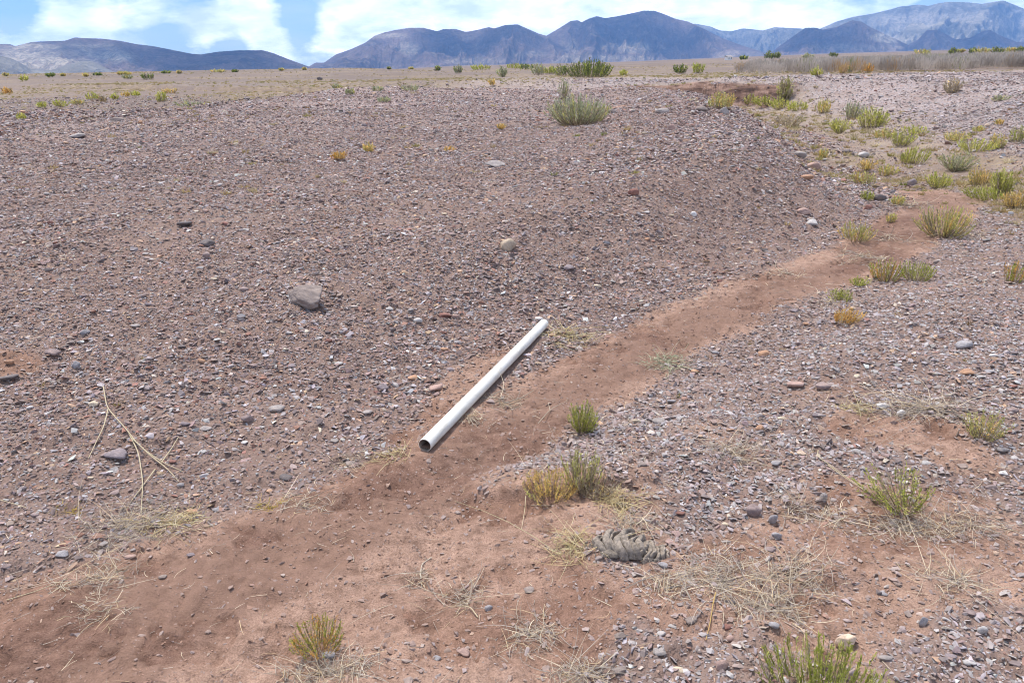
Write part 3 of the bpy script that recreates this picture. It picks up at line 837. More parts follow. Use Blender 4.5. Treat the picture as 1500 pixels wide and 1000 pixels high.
W_ = [(1267, 270, 23, 30, 'olive', 'dark olive shrub, front one of three at the left rim of the wash'),
      (1270, 250, 18, 28, 'golden', 'brownish olive shrub, rear one of three at the left rim of the wash'),
      (1297, 258, 20, 30, 'olive', 'olive shrub, right one of three at the left rim of the wash'),
      (1336, 241, 27, 36, 'yellow', 'bright yellow green shrub over a red soil bank of the wash'),
      (1373, 276, 26, 38, 'yellow', 'yellow green shrub right of the purple brown stone on the wash floor'),
      (1398, 251, 30, 54, 'grey', 'broad bluish green shrub on the right side of the wash'),
      (1434, 272, 30, 28, 'golden', 'yellowed open shrub right of the broad bluish green shrub'),
      (1445, 293, 20, 50, 'green', 'low spreading green shrub at the right side of the wash'),
      (1467, 286, 40, 26, 'yellow', 'tall leaning yellow green shrub behind the low spreading green shrub'),
      (1488, 306, 32, 34, 'golden', 'golden dried shrub at the right edge beside the wash'),
      (1340, 199, 16, 36, 'yellow', 'low bright green cushion shrub in the upper wash'),
      (1402, 207, 17, 34, 'olive', 'olive shrub over a dark hollow at the foot of the right gravel bank'),
      (1428, 223, 22, 54, 'yellow', 'wide yellow shrub at the foot of the right gravel bank'),
      (1462, 218, 24, 22, 'olive', 'upright olive shrub right of the wide yellow shrub'),
      (1431, 194, 10, 14, 'olive', 'small olive shrub on the lower right gravel bank'),
      (1464, 183, 9, 11, 'golden', 'tiny golden plant part way up the right gravel bank'),
      (1494, 208, 27, 30, 'green', 'green shrub at the right edge at the foot of the gravel bank'),
      (1318, 214, 24, 34, 'yellow', 'pale yellow green shrub left of the low bright green cushion'),
      (1296, 204, 18, 26, 'olive', 'faded shrub left of the pale yellow green shrub'),
      (1277, 188, 32, 40, 'yellow', 'rounded yellow green shrub beside a grey shrub in the upper wash'),
      (1248, 173, 26, 28, 'grey', 'rounded grey shrub behind dry grass in the upper wash'),
      (1228, 196, 25, 30, 'yellow', 'pale green shrub in front of the rounded grey shrub'),
      (1205, 233, 16, 13, 'olive', 'small lone plant on the stony right flank of the mound'),
      (1055, 160, 27, 34, 'olive', 'largest olive shrub in the wash behind the mound'),
      (1100, 153, 17, 22, 'yellow', 'yellow shrub right of the largest olive shrub behind the mound'),
      (1121, 156, 17, 26, 'yellow', 'broad yellow shrub left of the twisted bare shrub'),
      (1142, 160, 18, 30, 'yellow', 'yellow shrub at the foot of the twisted bare shrub'),
      (1167, 163, 17, 26, 'yellow', 'yellow shrub right of the twisted bare shrub'),
      (1204, 166, 22, 22, 'olive', 'pale olive shrub against the foot of the red slope'),
      (1146, 150, 44, 16, 'sparse', 'tall twisted nearly bare shrub in the wash'),
      (1152, 186, 20, 42, 'dead', 'grey dead shrub on the crest of the mound'),
      (1197, 112, 14, 16, 'yellow', 'yellow green plant in front of the grey brush band'),
      (1233, 108, 14, 14, 'golden', 'golden plant at the foot of the grey brush band'),
      (1393, 137, 24, 26, 'dead', 'pale dry shrub on the right gravel bank'),
      (1463, 148, 9, 24, 'grey', 'low flat grey plant high on the right gravel bank'),
      (1270, 107, 14, 16, 'orange', 'rusty dry plant in front of the grey brush band')]
for a in W_: shrub(*a)
# the grey green bush on the mound
shrub(847, 184, 46, 88, 'grey', 'big grey green bush standing alone on the gravel mound', n=150, leaves=34, spread=.2, t0=.25, up=.55, leaf_sp=.45)
shrub(827, 146, 32, 18, 'grey', 'tall thin grey green shrub peeping out behind the big bush', n=24, leaves=20)
# plain
P_ = [(862, 114, 27, 66, 'dark', 'largest dark green bush at the edge of the plain'), (828, 111, 16, 32, 'dark', 'dark green bush joined to the left of the largest bush'),
      (790, 110, 17, 22, 'grey', 'rounded grey green bush left of the largest dark bush'), (806, 109, 12, 18, 'green', 'green bush right of the rounded grey green bush'),
      (770, 102, 9, 20, 'dark', 'low dark bush far left of the largest dark bush'), (752, 101, 8, 24, 'green', 'low wide green bush behind the lone rounded bush of the plain'),
      (995, 108, 15, 24, 'dark', 'left one of two round bushes behind the cut bank'), (1022, 108, 17, 19, 'green', 'right one of two round bushes behind the cut bank'),
      (914, 112, 10, 10, 'yellow', 'small yellow green plant right of the largest dark bush'),
      (671, 108, 13, 13, 'grey', 'small upright bush on the skyline above the pipe'), (737, 113, 16, 17, 'grey', 'lone rounded grey green bush on the plain'),
      (722, 126, 11, 10, 'golden', 'golden plant in front of the lone rounded bush'), (706, 103, 9, 26, 'green', 'wide green bush left of the lone rounded bush'),
      (641, 104, 7, 8, 'dark', 'tiny dark bush on the skyline left of the small upright bush'), (603, 134, 10, 24, 'grey', 'low grey green plant on the middle of the mound crest'),
      (513, 139, 9, 14, 'grey', 'low grey plant on the crest, third from the right of the low plants'), (492, 132, 6, 12, 'grey', 'tiny low plant left of the low grey plant on the crest'),
      (553, 134, 7, 16, 'grey', 'low flat plant between two low grey plants on the crest'), (561, 150, 8, 20, 'grey', 'low grey plant nearest the viewer of those on the crest'),
      (285, 158, 9, 42, 'grey', 'wide grey green mat plant on the left crest'), (218, 117, 10, 17, 'dark', 'dark round bush alone on the left flats'),
      (186, 116, 6, 14, 'grey', 'faint grey plant left of the dark round bush'), (237, 149, 16, 14, 'yellow', 'tallest yellow plant on the left flats'),
      (249, 137, 7, 22, 'golden', 'golden grass plant just behind the tallest yellow plant'), (136, 147, 11, 17, 'yellow', 'bright yellow green tuft on the left flats'),
      (169, 146, 9, 11, 'yellow', 'yellow tuft right of a dead dark plant on the left flats'), (184, 142, 7, 11, 'golden', 'small golden tuft on the left flats'),
      (198, 141, 7, 11, 'yellow', 'small yellow tuft left of the tallest yellow plant'), (151, 151, 12, 10, 'dead', 'dead dark plant on the left flats'),
      (62, 158, 9, 14, 'yellow', 'yellow tuft at the left end of a row on the flats'), (90, 157, 10, 22, 'yellow', 'double yellow tuft in the row on the flats'),
      (116, 153, 7, 22, 'olive', 'low olive tuft at the right end of the row on the flats'), (32, 175, 9, 12, 'yellow', 'yellow tuft near the left edge on the flats'),
      (12, 138, 11, 12, 'orange', 'rusty plant at the left edge on the flats'), (36, 119, 9, 11, 'yellow', 'yellow green plant near the left skyline'),
      (495, 234, 13, 22, 'orange', 'left one of two orange cushion plants on the gravel'), (541, 223, 15, 19, 'golden', 'right one of two orange cushion plants on the gravel'),
      (657, 223, 10, 15, 'orange', 'faint rusty plant right of the two orange cushion plants'), (735, 190, 9, 10, 'golden', 'tiny golden plant left of the big grey green bush'),
      (1125, 87, 12, 12, 'dark', 'left one of two dark green bushes left of the grey brush band'), (1138, 86, 9, 10, 'dark', 'right one of two dark green bushes left of the grey brush band'),
      (1181, 88, 10, 18, 'grey', 'grey green bush rising behind the left end of the brush band'), (1090, 88, 6, 10, 'dark', 'tiny dark bush near the distant white house'),
      (1221, 84, 7, 12, 'dark', 'tiny dark bush behind the brush band near its left end')]
for a in P_: shrub(*a, **(dict(n=120, leaves=40, spread=.3) if a[3] > 60 and a[2] > 20 else {}))
SKY_L = [(8, 109, 5, 10), (54, 110, 5, 9), (75, 110, 7, 17), (92, 109, 4, 8), (105, 109, 5, 9), (127, 110, 6, 9), (143, 108, 4, 14), (152, 108, 5, 10), (175, 107, 6, 11), (186, 107, 5, 14), (223, 106, 5, 10),
         (242, 105, 4, 16), (262, 105, 4, 9), (301, 104, 4, 10), (320, 103, 4, 24), (345, 103, 3, 12), (380, 102, 3, 10), (412, 101, 4, 8), (446, 100, 4, 6), (505, 100, 3, 6), (570, 99, 3, 6), (602, 98, 3, 8)]
ORD = ['first', 'second', 'third', 'fourth', 'fifth', 'sixth', 'seventh', 'eighth', 'ninth', 'tenth', 'eleventh', 'twelfth', 'thirteenth', 'fourteenth', 'fifteenth', 'sixteenth',
       'seventeenth', 'eighteenth', 'nineteenth', 'twentieth', 'twenty first', 'twenty second', 'twenty third', 'twenty fourth']
SKY_L = [q for k, q in enumerate(SKY_L) if k % 3 != 1]
for i, (x, y, h, w) in enumerate(SKY_L):
    shrub(x, y + 3, h * .85, w * .75, 'dark' if i % 3 == 1 else 'olive', 'small dark bush, %s from the left along the left skyline' % ORD[i], far=345)
SKY_R = [(1352, 81, 9, 26), (1396, 80, 9, 12), (1405, 79, 7, 10), (1424, 79, 9, 12), (1440, 79, 9, 22), (1462, 78, 9, 18), (1480, 77, 8, 14), (1496, 77, 9, 12)]
for i, (x, y, h, w) in enumerate(SKY_R):
    shrub(x, y, h, w, 'dark' if i % 2 else 'olive', 'green bush, %s from the left behind the grey brush band' % ORD[i], far=190)

# grey brush band on top of the right bank: one mass
def brush_band():
    coll = src_collection('brush_shapes'); m = M_TUFT2
    for k in range(6):
        s, f = shrub_meshes(900 + k, 1.0, 1.2, 34, np.ones((1, 3)), .20, .022, 13, spread=.22, up=.6, leaf_sp=.22)
        f.materials.append(m)
        o = bpy.data.objects.new('brush_shape_%d' % k, f); coll.objects.link(o)
    pts = []
    for k in range(640):
        px = 1075 + 560 * rng.random() ** .75; t = rng.random()
        py = np.interp(px, [1085, 1150, 1300, 1500, 1640], [111, 110, 107, 101, 97]) - 15 * t * np.interp(px, [1085, 1250], [.7, 1])
        p = pick(px, py, 120)
        pts.append(p)
    P = np.array(pts); n = len(P)
    c = np.array([(.50, .43, .365)]) * rng.uniform(.7, 1.15, (n, 1)); g = rng.random(n) < .06
    c[g] = np.array([.30, .31, .13])
    g = rng.random(n) < .05; c[g] = np.array([.48, .33, .19])
    px_, _, dep = to_px(P)
    s = dep * .0225 * rng.uniform(.8, 1.15, n) * np.interp(px_, [1085, 1180, 1400], [.5, 1, 1.2]); s = np.clip(s, .35, 1.7)
    rot = np.stack([np.zeros(n), np.zeros(n), rng.uniform(0, 6.28, n)], 1)
    scatter('dry_brush', coll, P, rot, np.stack([s, s, s], 1), rng.integers(0, 6, n), c, 'dense band of grey dry brush along the top of the right bank')
M_TUFT2 = col_material('tuft_leaf', 'INSTANCER', rough=.8, transl=.35)
brush_band()

# ------------------------------------------------------------------ dry grass
STRAW = np.array([(.46, .37, .27), (.39, .325, .26), (.58, .475, .335), (.27, .21, .165), (.45, .325, .195), (.34, .29, .24)])
def straw_mesh(name, seed, w, dpt, n, ln, lift=.35, pal=STRAW, wd=.0016, center_pull=.6, follow=None):
    rg = np.random.default_rng(seed)
    a = rg.uniform(0, 2 * PI, n); q = rg.random(n) ** center_pull
    b = np.stack([np.cos(a) * q * w / 2, np.sin(a) * q * dpt / 2, np.zeros(n)], 1)
    k = rg.normal(size=(n, 2)) * .02
    if follow is not None: b[:, 2] = H(follow[0] + b[:, 0], follow[1] + b[:, 1]) - follow[2] + .001
    th = rg.uniform(0, 2 * PI, n)
    d0 = norm(np.stack([np.cos(th), np.sin(th), np.abs(rg.normal(0, lift, n)) + .05], 1))
    d1 = norm(d0 + rg.normal(0, 1.0, (n, 3)) * np.array([1, 1, .4]) - np.array([0, 0, .4]))
    mb = MB()
    c = pal[rg.integers(0, len(pal), n)] * rg.uniform(.7, 1.2, (n, 1))
    L = ln * np.exp(rg.normal(-.15, .6, n))
    s = np.tile(np.array([0, 0, 1.]), (n, 1)) + rg.normal(0, .5, (n, 3))
    blades(mb, b, d0, d1, L, np.full(n, wd) * rg.uniform(.7, 1.5, n), c, 4, rg, .7, norm(s))
    return mb.mesh(name)
GRASS = [  # px, py, w px, h px, count, straw length, label
    (185, 770, 150, 60, 330, .09, 'large grey straw mat at the lower left where gravel meets soil'),
    (255, 768, 110, 40, 190, .07, 'yellowish straw mat joined to the right of the large grey one'),
    (140, 845, 120, 60, 150, .07, 'loose straw heap below the large grey mat at lower left'),
    (150, 895, 110, 30, 60, .06, 'thin straw scatter lowest at the lower left'),
    (440, 742, 110, 40, 90, .06, 'sparse dry grass patch on the left rim of the wash'),
    (510, 680, 60, 30, 80, .05, 'dry grass tuft left of the near end of the white pipe'),
    (575, 668, 60, 22, 80, .05, 'flattened yellow grass touching the near end of the white pipe'),
    (830, 492, 90, 26, 170, .10, 'yellow grass at the far end of the white pipe'),
    (735, 590, 70, 26, 120, .08, 'dry grass pressed against the right side of the white pipe'),
    (690, 612, 50, 18, 80, .06, 'dry grass below the middle of the white pipe'),
    (978, 532, 70, 30, 160, .08, 'pale grey green grass patch in the middle of the wash'),
    (838, 800, 70, 60, 170, .07, 'golden grass tuft left of the dung pats'),
    (905, 735, 60, 60, 200, .07, 'grey straw right of the golden shrub'),
    (930, 765, 90, 24, 140, .05, 'straw heaped behind the dung pats'),
    (1055, 850, 170, 90, 520, .075, 'large straw mat right of the dung pats'),
    (1160, 845, 150, 60, 300, .09, 'grey straw mat joined to the right of the large straw mat'),
    (1130, 890, 120, 50, 190, .07, 'thin straw below the large straw mat'),
    (980, 860, 60, 50, 110, .06, 'short pale grass tuft below the dung pats'),
    (1330, 775, 150, 50, 330, .08, 'straw mat below the sprawling green shrub'),
    (1410, 770, 130, 40, 230, .09, 'straw mat right of the sprawling green shrub'),
    (1400, 850, 120, 50, 150, .07, 'faint straw patch in the soil at the lower right'),
    (1072, 662, 70, 30, 120, .11, 'bundle of bleached straw left of the right hand soil patch'),
    (1355, 598, 120, 24, 220, .16, 'long combed straw behind the right hand soil patch'),
    (1255, 600, 60, 20, 110, .06, 'yellow grass tuft left of the long combed straw'),
    (1165, 745, 60, 40, 90, .07, 'short straw tuft left of the sprawling green shrub'),
    (1215, 755, 70, 40, 90, .06, 'straw tuft touching the left of the sprawling green shrub'),
    (485, 985, 170, 36, 330, .06, 'straw mat below the green and orange shrub at the bottom'),
    (615, 845, 40, 30, 40, .05, 'small twiggy straw wisp in the middle of the front soil'),
    (680, 878, 90, 40, 110, .06, 'thin pale grass wisps on the front soil'),
    (780, 930, 90, 60, 140, .06, 'straw clump at the bottom centre'),
    (850, 985, 100, 30, 140, .06, 'straw clump at the bottom edge right of centre'),
    (1260, 375, 90, 20, 130, .10, 'straw below the tuft shrub at the left edge of the wash'),
    (1300, 350, 60, 16, 70, .09, 'straw right of the tuft shrub at the left edge of the wash'),
    (1330, 300, 70, 22, 110, .12, 'straw on the wash floor behind the largest olive shrub'),
    (1150, 400, 70, 14, 60, .07, 'straw along the foot of the mound'),
    (1215, 445, 46, 16, 60, .06, 'straw beside the small low green shrub'),
    (1420, 345, 60, 18, 80, .12, 'straw right of the largest olive shrub in the wash'),
    (395, 745, 44, 14, 60, .03, 'yellow moss like tuft on the left rim of the wash'),
    (105, 752, 40, 14, 70, .025, 'yellow moss like tuft left of the large grey mat'),
]
for i, (px, py, w, h, n, ln, lab) in enumerate(GRASS):
    p = pick(px, py); dep = depth_of(p); el = math.asin(min(1, CAMH / np.linalg.norm(p - CAM)))
    W = w / F * dep; D = min(h / F * dep / math.sin(el), W * 1.2)
    pal = np.array([(.40, .27, .05), (.30, .22, .04)]) if 'moss' in lab else (np.array([(.47, .36, .17), (.40, .30, .15), (.50, .42, .24)]) if ('yellow' in lab or 'golden' in lab) else
          (np.array([(.30, .30, .18), (.38, .36, .24)]) if 'grey green' in lab else STRAW))
    me = straw_mesh('dry_grass', 300 + i, W, D, int(n * (1.05 if w > 125 and i else 1.5)), ln * 1.1, .27, pal, max(.0018, .00062 * dep), .95, p)
    o = obj('dry_grass', me, M_STRAW, loc=p)
    tag(o, lab, 'dry grass', 'patches of dry grass and straw', 'thing')

# loose straws everywhere: stuff
def loose_straw():
    n = 30000
    x, y = wedge(n * 5, 1.5, 9)
    s = soil_mask(x, y)
    edge = np.exp(-((s - .45) / .28) ** 2)
    r = np.hypot(x, y)
    cl = smooth(fbm(x * 1.3, y * 1.3, 121, 4), -.1, .5)
    right = smooth(x, -.3, .8) * smooth(r, 5, 2.5)
    m = rng.random(len(x)) < (edge * cl * .5 + .03 + .25 * right * cl) * np.clip(4 / r, .2, 1)
    x, y = x[m], y[m]; n = len(x); print('straws', n)
    b = np.stack([x, y, H(x, y) + .004], 1)
    th = rng.uniform(0, 2 * PI, n)
    d0 = norm(np.stack([np.cos(th), np.sin(th), np.abs(rng.normal(0, .18, n))], 1))
    d1 = norm(d0 + rng.normal(0, .5, (n, 3)) * np.array([1, 1, .3]) - np.array([0, 0, .1]))
    c = STRAW[rng.integers(0, len(STRAW), n)] * rng.uniform(.7, 1.25, (n, 1))
    mb = MB(); sd = np.tile(np.array([0, 0, 1.]), (n, 1)) + rng.normal(0, .5, (n, 3))
    blades(mb, b, d0, d1, .05 * np.exp(rng.normal(0, .45, n)), .0015 * rng.uniform(.7, 1.6, n) * np.maximum(1, np.hypot(x, y) / 4), c, 4, rng, .7, norm(sd))
    tag(obj('loose_straw', mb.mesh('loose_straw'), M_STRAW), 'single dry straws strewn over soil and gravel', kind='stuff')
loose_straw()

# small tufts scattered over gravel, flats and wash: stuff
def tufts():
    coll = src_collection('tuft_shapes')
    for k in range(6):
        rg = np.random.default_rng(1300 + k); n = 34
        a = rg.uniform(0, 2 * PI, n); q = np.sqrt(rg.random(n)) * .4
        b = np.stack([np.cos(a) * q, np.sin(a) * q, np.zeros(n)], 1)
        d0 = norm(np.stack([np.cos(a) * .7, np.sin(a) * .7, np.ones(n)], 1) + rg.normal(0, .35, (n, 3))); d0[:, 2] = np.abs(d0[:, 2])
        d1 = norm(d0 + rg.normal(0, .4, (n, 3)))
        mb = MB(); blades(mb, b, d0, d1, rg.uniform(.4, 1, n) * .9, np.full(n, .10), np.ones((n, 3)) * rg.uniform(.7, 1.2, (n, 1)), 2, rg, .8)
        me = mb.mesh('tuft_shape'); me.materials.append(M_TUFT2)
        o = bpy.data.objects.new('tuft_shape_%d' % k, me); coll.objects.link(o)
    # flats and far plain
    xs = []; ys = []; ss = []; cs = []
    for r0, r1, n in [(8, 15, 12000), (15, 40, 9000), (40, 120, 16000), (120, 320, 7000)]:
        x, y = wedge(n, r0, r1, 42)
        d = dry_mask(x, y)
        m = rng.random(n) < d ** 1.4 * .85 + .01
        x, y = x[m], y[m]; k = len(x)
        xs.append(x); ys.append(y); ss.append(rng.uniform(.05, .14, k) * (1 + np.hypot(x, y) / 110) * np.clip(np.hypot(x, y) / 18, .6, 1))
        c = np.array([(.44, .34, .17), (.40, .29, .13), (.33, .28, .10), (.48, .39, .23)])[rng.integers(0, 4, k)] * rng.uniform(.75, 1.15, (k, 1))
        g = rng.random(k) < .05; c[g] = (.20, .21, .05)
        cs.append(c)
    # small rusty tufts in the gravel
    x, y = wedge(9000, 3.5, 28, 42)
    m = (rng.random(len(x)) < smooth(fbm(x * .5, y * .5, 131, 3), -.2, .6) * .5) & (soil_mask(x, y) < .4)
    x, y = x[m], y[m]; k = len(x)
    xs.append(x); ys.append(y); ss.append(rng.uniform(.012, .03, k) * (1 + np.hypot(x, y) / 12))
    c = np.array([(.34, .19, .07), (.36, .25, .11), (.30, .24, .07), (.24, .15, .07)])[rng.integers(0, 4, k)] * rng.uniform(.7, 1.1, (k, 1)); cs.append(c)
    x = np.concatenate(xs); y = np.concatenate(ys); s = np.concatenate(ss); c = np.concatenate(cs); n = len(x); print('tufts', n)
    P = np.stack([x, y, H(x, y) - .005], 1)
    rot = np.stack([np.zeros(n), np.zeros(n), rng.uniform(0, 6.28, n)], 1)
    scatter('short_grass', coll, P, rot, np.stack([s, s, s * rng.uniform(.6, 1.1, n)], 1), rng.integers(0, 6, n), c, 'short dry grass on the flats and between the gravel')
tufts()

# ------------------------------------------------------------------ dry stalks
def stalk(paths, label, r=.0025, col=(.52, .42, .27), group=None):
    mb = MB()
    for path in paths:
        pts = []
        for k, (px, py, lift) in enumerate(path):
            p = pick(px, py); pts.append([p[0], p[1], p[2] + lift])
        pts = np.array(pts); t = np.linspace(0, len(pts) - 1, len(pts) * 6)
        pp = np.stack([np.interp(t, np.arange(len(pts)), pts[:, i]) for i in range(3)], 1)
        for _ in range(3): pp[1:-1] = (pp[:-2] + 2 * pp[1:-1] + pp[2:]) / 4
        tube(mb, pp, np.linspace(r, r * .55, len(pp)), col, 5)
    o = obj('dry_stalk', mb.mesh('dry_stalk', True), M_STRAW)
    V = o.data
    tag(o, label, 'dry stalk', group)
    return o
GS = 'bleached dry stalks lying on the ground'
stalk([[(153, 574, .03), (158, 604, .025), (186, 634, .02), (206, 660, .02), (240, 682, .015), (268, 692, .006)],
       [(160, 606, .025), (153, 630, .018), (142, 650, .012), (130, 672, .004)],
       [(189, 638, .02), (204, 668, .018), (210, 708, .012), (207, 756, .004)],
       [(195, 648, .02), (222, 672, .015), (246, 690, .012), (262, 706, .004)],
       [(236, 684, .016), (252, 660, .012), (262, 641, .006)], [(228, 690, .01), (205, 720, .008), (190, 738, .003)]],
      'forked bleached stalks lying on the gravel at the left', .0032, group=GS)
stalk([[(-10, 732, .01), (30, 744, .012), (80, 757, .003)]], 'thin straight stalk running in from the left edge', .002, group=GS)
stalk([[(10, 880, .004), (55, 868, .008), (100, 848, .004)]], 'pale stalk above the lower left corner', .002, group=GS)
stalk([[(632, 818, .006), (618, 830, .012), (616, 845, .006), (618, 860, .003)]], 'curled pale twig on the soil in the front middle', .0022, (.55, .47, .36), group=GS)
stalk([[(1198, 662, .01), (1197, 672, .012), (1215, 685, .014), (1245, 706, .012), (1275, 726, .006)], [(1212, 684, .01), (1240, 704, .01), (1270, 722, .005)]],
      'looped pale stalk leading to the sprawling green shrub', .0022, group=GS)
stalk([[(770, 733, .02), (769, 752, .02), (764, 775, .003)]], 'thin stalk hanging off the soil lip under the golden shrub', .0016, group=GS)
stalk([[(1048, 872, .012), (1044, 890, .02), (1040, 915, .01), (1034, 938, .003)]], 'golden stalk standing out of the large straw mat', .002, (.5, .33, .12), group=GS)
stalk([[(700, 905, .004), (690, 893, .01), (676, 890, .01), (668, 900, .003)]], 'curved yellow stalk on the front soil', .002, group=GS)
stalk([[(740, 592, .006), (765, 585, .012), (782, 574, .01)]], 'grey twig right of the middle of the pipe', .003, (.38, .31, .23), group=GS)
stalk([[(788, 622, .006), (802, 608, .014), (810, 600, .012), (832, 588, .006)], [(806, 605, .012), (803, 592, .01)]], 'branched grey twig left of the bright green broom shrub', .0022, (.42, .34, .25), group=GS)
stalk([[(1400, 610, .012), (1430, 632, .014), (1445, 645, .006)], [(1390, 600, .01), (1412, 618, .012), (1400, 640, .004)]], 'dark twig in front of the loose olive shrub', .0035, (.17, .13, .10), group=GS)
stalk([[(835, 741, .006), (800, 743, .008), (778, 741, .004)]], 'dry twig along the foot of the soil lip', .003, (.35, .26, .18), group=GS)

# ------------------------------------------------------------------ pipe
def build_pipe():
    R = .0302; T = .0033
    a3 = np.array([PIPE_A[0], PIPE_A[1], float(H(*PIPE_A))]); b3 = np.array([PIPE_B[0], PIPE_B[1], float(H(*PIPE_B))])
    # rest on the highest ground along the line
    t = np.linspace(0, 1, 40); L = a3 + (b3 - a3) * t[:, None]
    lift = float(np.max(H(L[:, 0], L[:, 1]) - L[:, 2]))
    a3[2] += R + min(lift, .03) - .006; b3[2] += R + min(lift, .03) - .006
    ln = np.linalg.norm(b3 - a3)
    prof = [(0, R - T), (0, R - .0012), (.0012, R), (ln * .25, R), (ln * .5, R), (ln * .75, R), (ln - .0012, R), (ln, R - .0012), (ln, R - T), (ln * .5, R - T), (0, R - T)]
    n = 64; bm = bmesh.new(); rings = []
    for z, r in prof[:-1]:
        rings.append([bm.verts.new((r * math.cos(2 * PI * i / n), r * math.sin(2 * PI * i / n), z)) for i in range(n)])
    rings.append(rings[0])
    for i in range(len(rings) - 1):
        for j in range(n):
            bm.faces.new((rings[i][j], rings[i][(j + 1) % n], rings[i + 1][(j + 1) % n], rings[i + 1][j]))
    bmesh.ops.recalc_face_normals(bm, faces=bm.faces)
    for f in bm.faces: f.smooth = True
    for e in bm.edges:
        if len(e.link_faces) == 2 and e.calc_face_angle(0) > .6: e.smooth = False
    me = bpy.data.meshes.new('pipe'); bm.to_mesh(me); bm.free()
    m, nt, b = mat_new('weathered_white_plastic')
    tc = N(nt, 'ShaderNodeTexCoord').outputs['Object']
    mp = N(nt, 'ShaderNodeMapping'); mp.inputs['Scale'].default_value = (1, 1, .25); nt.links.new(tc, mp.inputs[0])
    n1 = noise(nt, mp.outputs[0], 14, 8, .65); n2 = noise(nt, tc, 160, 4, .6)
    c = ramp(nt, n1, [(.30, (.50, .455, .38)), (.46, (.68, .64, .56)), (.72, (.75, .725, .66))])
    mp3 = N(nt, 'ShaderNodeMapping'); mp3.inputs['Scale'].default_value = (60, 60, 2.2); nt.links.new(tc, mp3.inputs[0])
    n4 = noise(nt, mp3.outputs[0], 1, 5, .7)
    c = mixc(nt, ramp(nt, n4, [(.58, (0, 0, 0)), (.72, (.3, .3, .3))]), c, (.46, .41, .35, 1))
    n5 = noise(nt, tc, 3.2, 6, .7)
    c = mixc(nt, ramp(nt, n5, [(.50, (0, 0, 0)), (.68, (.55, .55, .55))]), c, (.52, .43, .34, 1))
    c = mixc(nt, ramp(nt, n2, [(.60, (0, 0, 0)), (.74, (.22, .22, .22))]), c, (.42, .33, .25, 1))
    sep = N(nt, 'ShaderNodeSeparateXYZ'); nt.links.new(tc, sep.inputs[0])
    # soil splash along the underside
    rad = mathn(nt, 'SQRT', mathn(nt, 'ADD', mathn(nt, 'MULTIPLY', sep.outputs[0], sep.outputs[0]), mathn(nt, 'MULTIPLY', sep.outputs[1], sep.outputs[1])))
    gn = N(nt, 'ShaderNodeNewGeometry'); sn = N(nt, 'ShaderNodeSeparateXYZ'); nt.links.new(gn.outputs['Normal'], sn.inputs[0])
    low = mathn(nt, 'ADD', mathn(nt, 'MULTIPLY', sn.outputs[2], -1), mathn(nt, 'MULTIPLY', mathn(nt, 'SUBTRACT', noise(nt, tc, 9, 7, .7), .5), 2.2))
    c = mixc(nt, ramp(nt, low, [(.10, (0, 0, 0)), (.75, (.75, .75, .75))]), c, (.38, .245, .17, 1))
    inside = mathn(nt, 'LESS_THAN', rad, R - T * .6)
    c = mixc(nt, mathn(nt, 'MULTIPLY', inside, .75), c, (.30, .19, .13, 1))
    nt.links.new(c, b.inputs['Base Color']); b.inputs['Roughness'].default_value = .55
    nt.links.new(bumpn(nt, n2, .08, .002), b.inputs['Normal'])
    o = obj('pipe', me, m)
    ax = Vector(b3 - a3).normalized()
    o.matrix_world = Matrix.Translation(Vector(a3)) @ ax.to_track_quat('Z', 'Y').to_matrix().to_4x4()
    tag(o, 'long white plastic pipe lying across the edge of the dry wash', 'pipe')
    # silt lying in the mouth
    bm = bmesh.new(); rr = R - T - .0008; k = 18; sl = 9
    g = []
    for i in range(sl):
        zz = .004 + .16 * i / (sl - 1)
        half = 1.0 + .12 * math.sin(i * 1.7)
        row = []
        for j in range(k):
            an = -half + 2 * half * j / (k - 1)
            row.append((rr * math.sin(an), -rr * math.cos(an), zz))
        g.append((row, half))
    M = o.matrix_world.copy()
    # world down in pipe space
    dn = M.to_3x3().inverted() @ Vector((0, 0, -1)); dn.z = 0; dn.normalize()
    ang = math.atan2(dn.x, -dn.y)
    V = []; 
    for row, half in g:
        for j, (x, y, z) in enumerate(row):
            lv = -rr * math.cos(half)
            yy = max(y, y) ; 
            V.append((x, lv + .002 * math.sin(j * 2.1 + z * 90) if abs(j - k / 2) < k / 2 - 1 else y, z))
    V = [(x * math.cos(ang) - y * math.sin(ang), x * math.sin(ang) + y * math.cos(ang), z) for x, y, z in V]
    f = [[i * k + j, i * k + j + 1, (i + 1) * k + j + 1, (i + 1) * k + j] for i in range(sl - 1) for j in range(k - 1)]
    me = mesh_np('silt', V, [np.array(f)], smooth_shade=True)
    m2, nt, b = mat_new('silt'); b.inputs['Base Color'].default_value = (.22, .13, .085, 1); b.inputs['Roughness'].default_value = .95
    obj('silt', me, m2, o)
build_pipe()

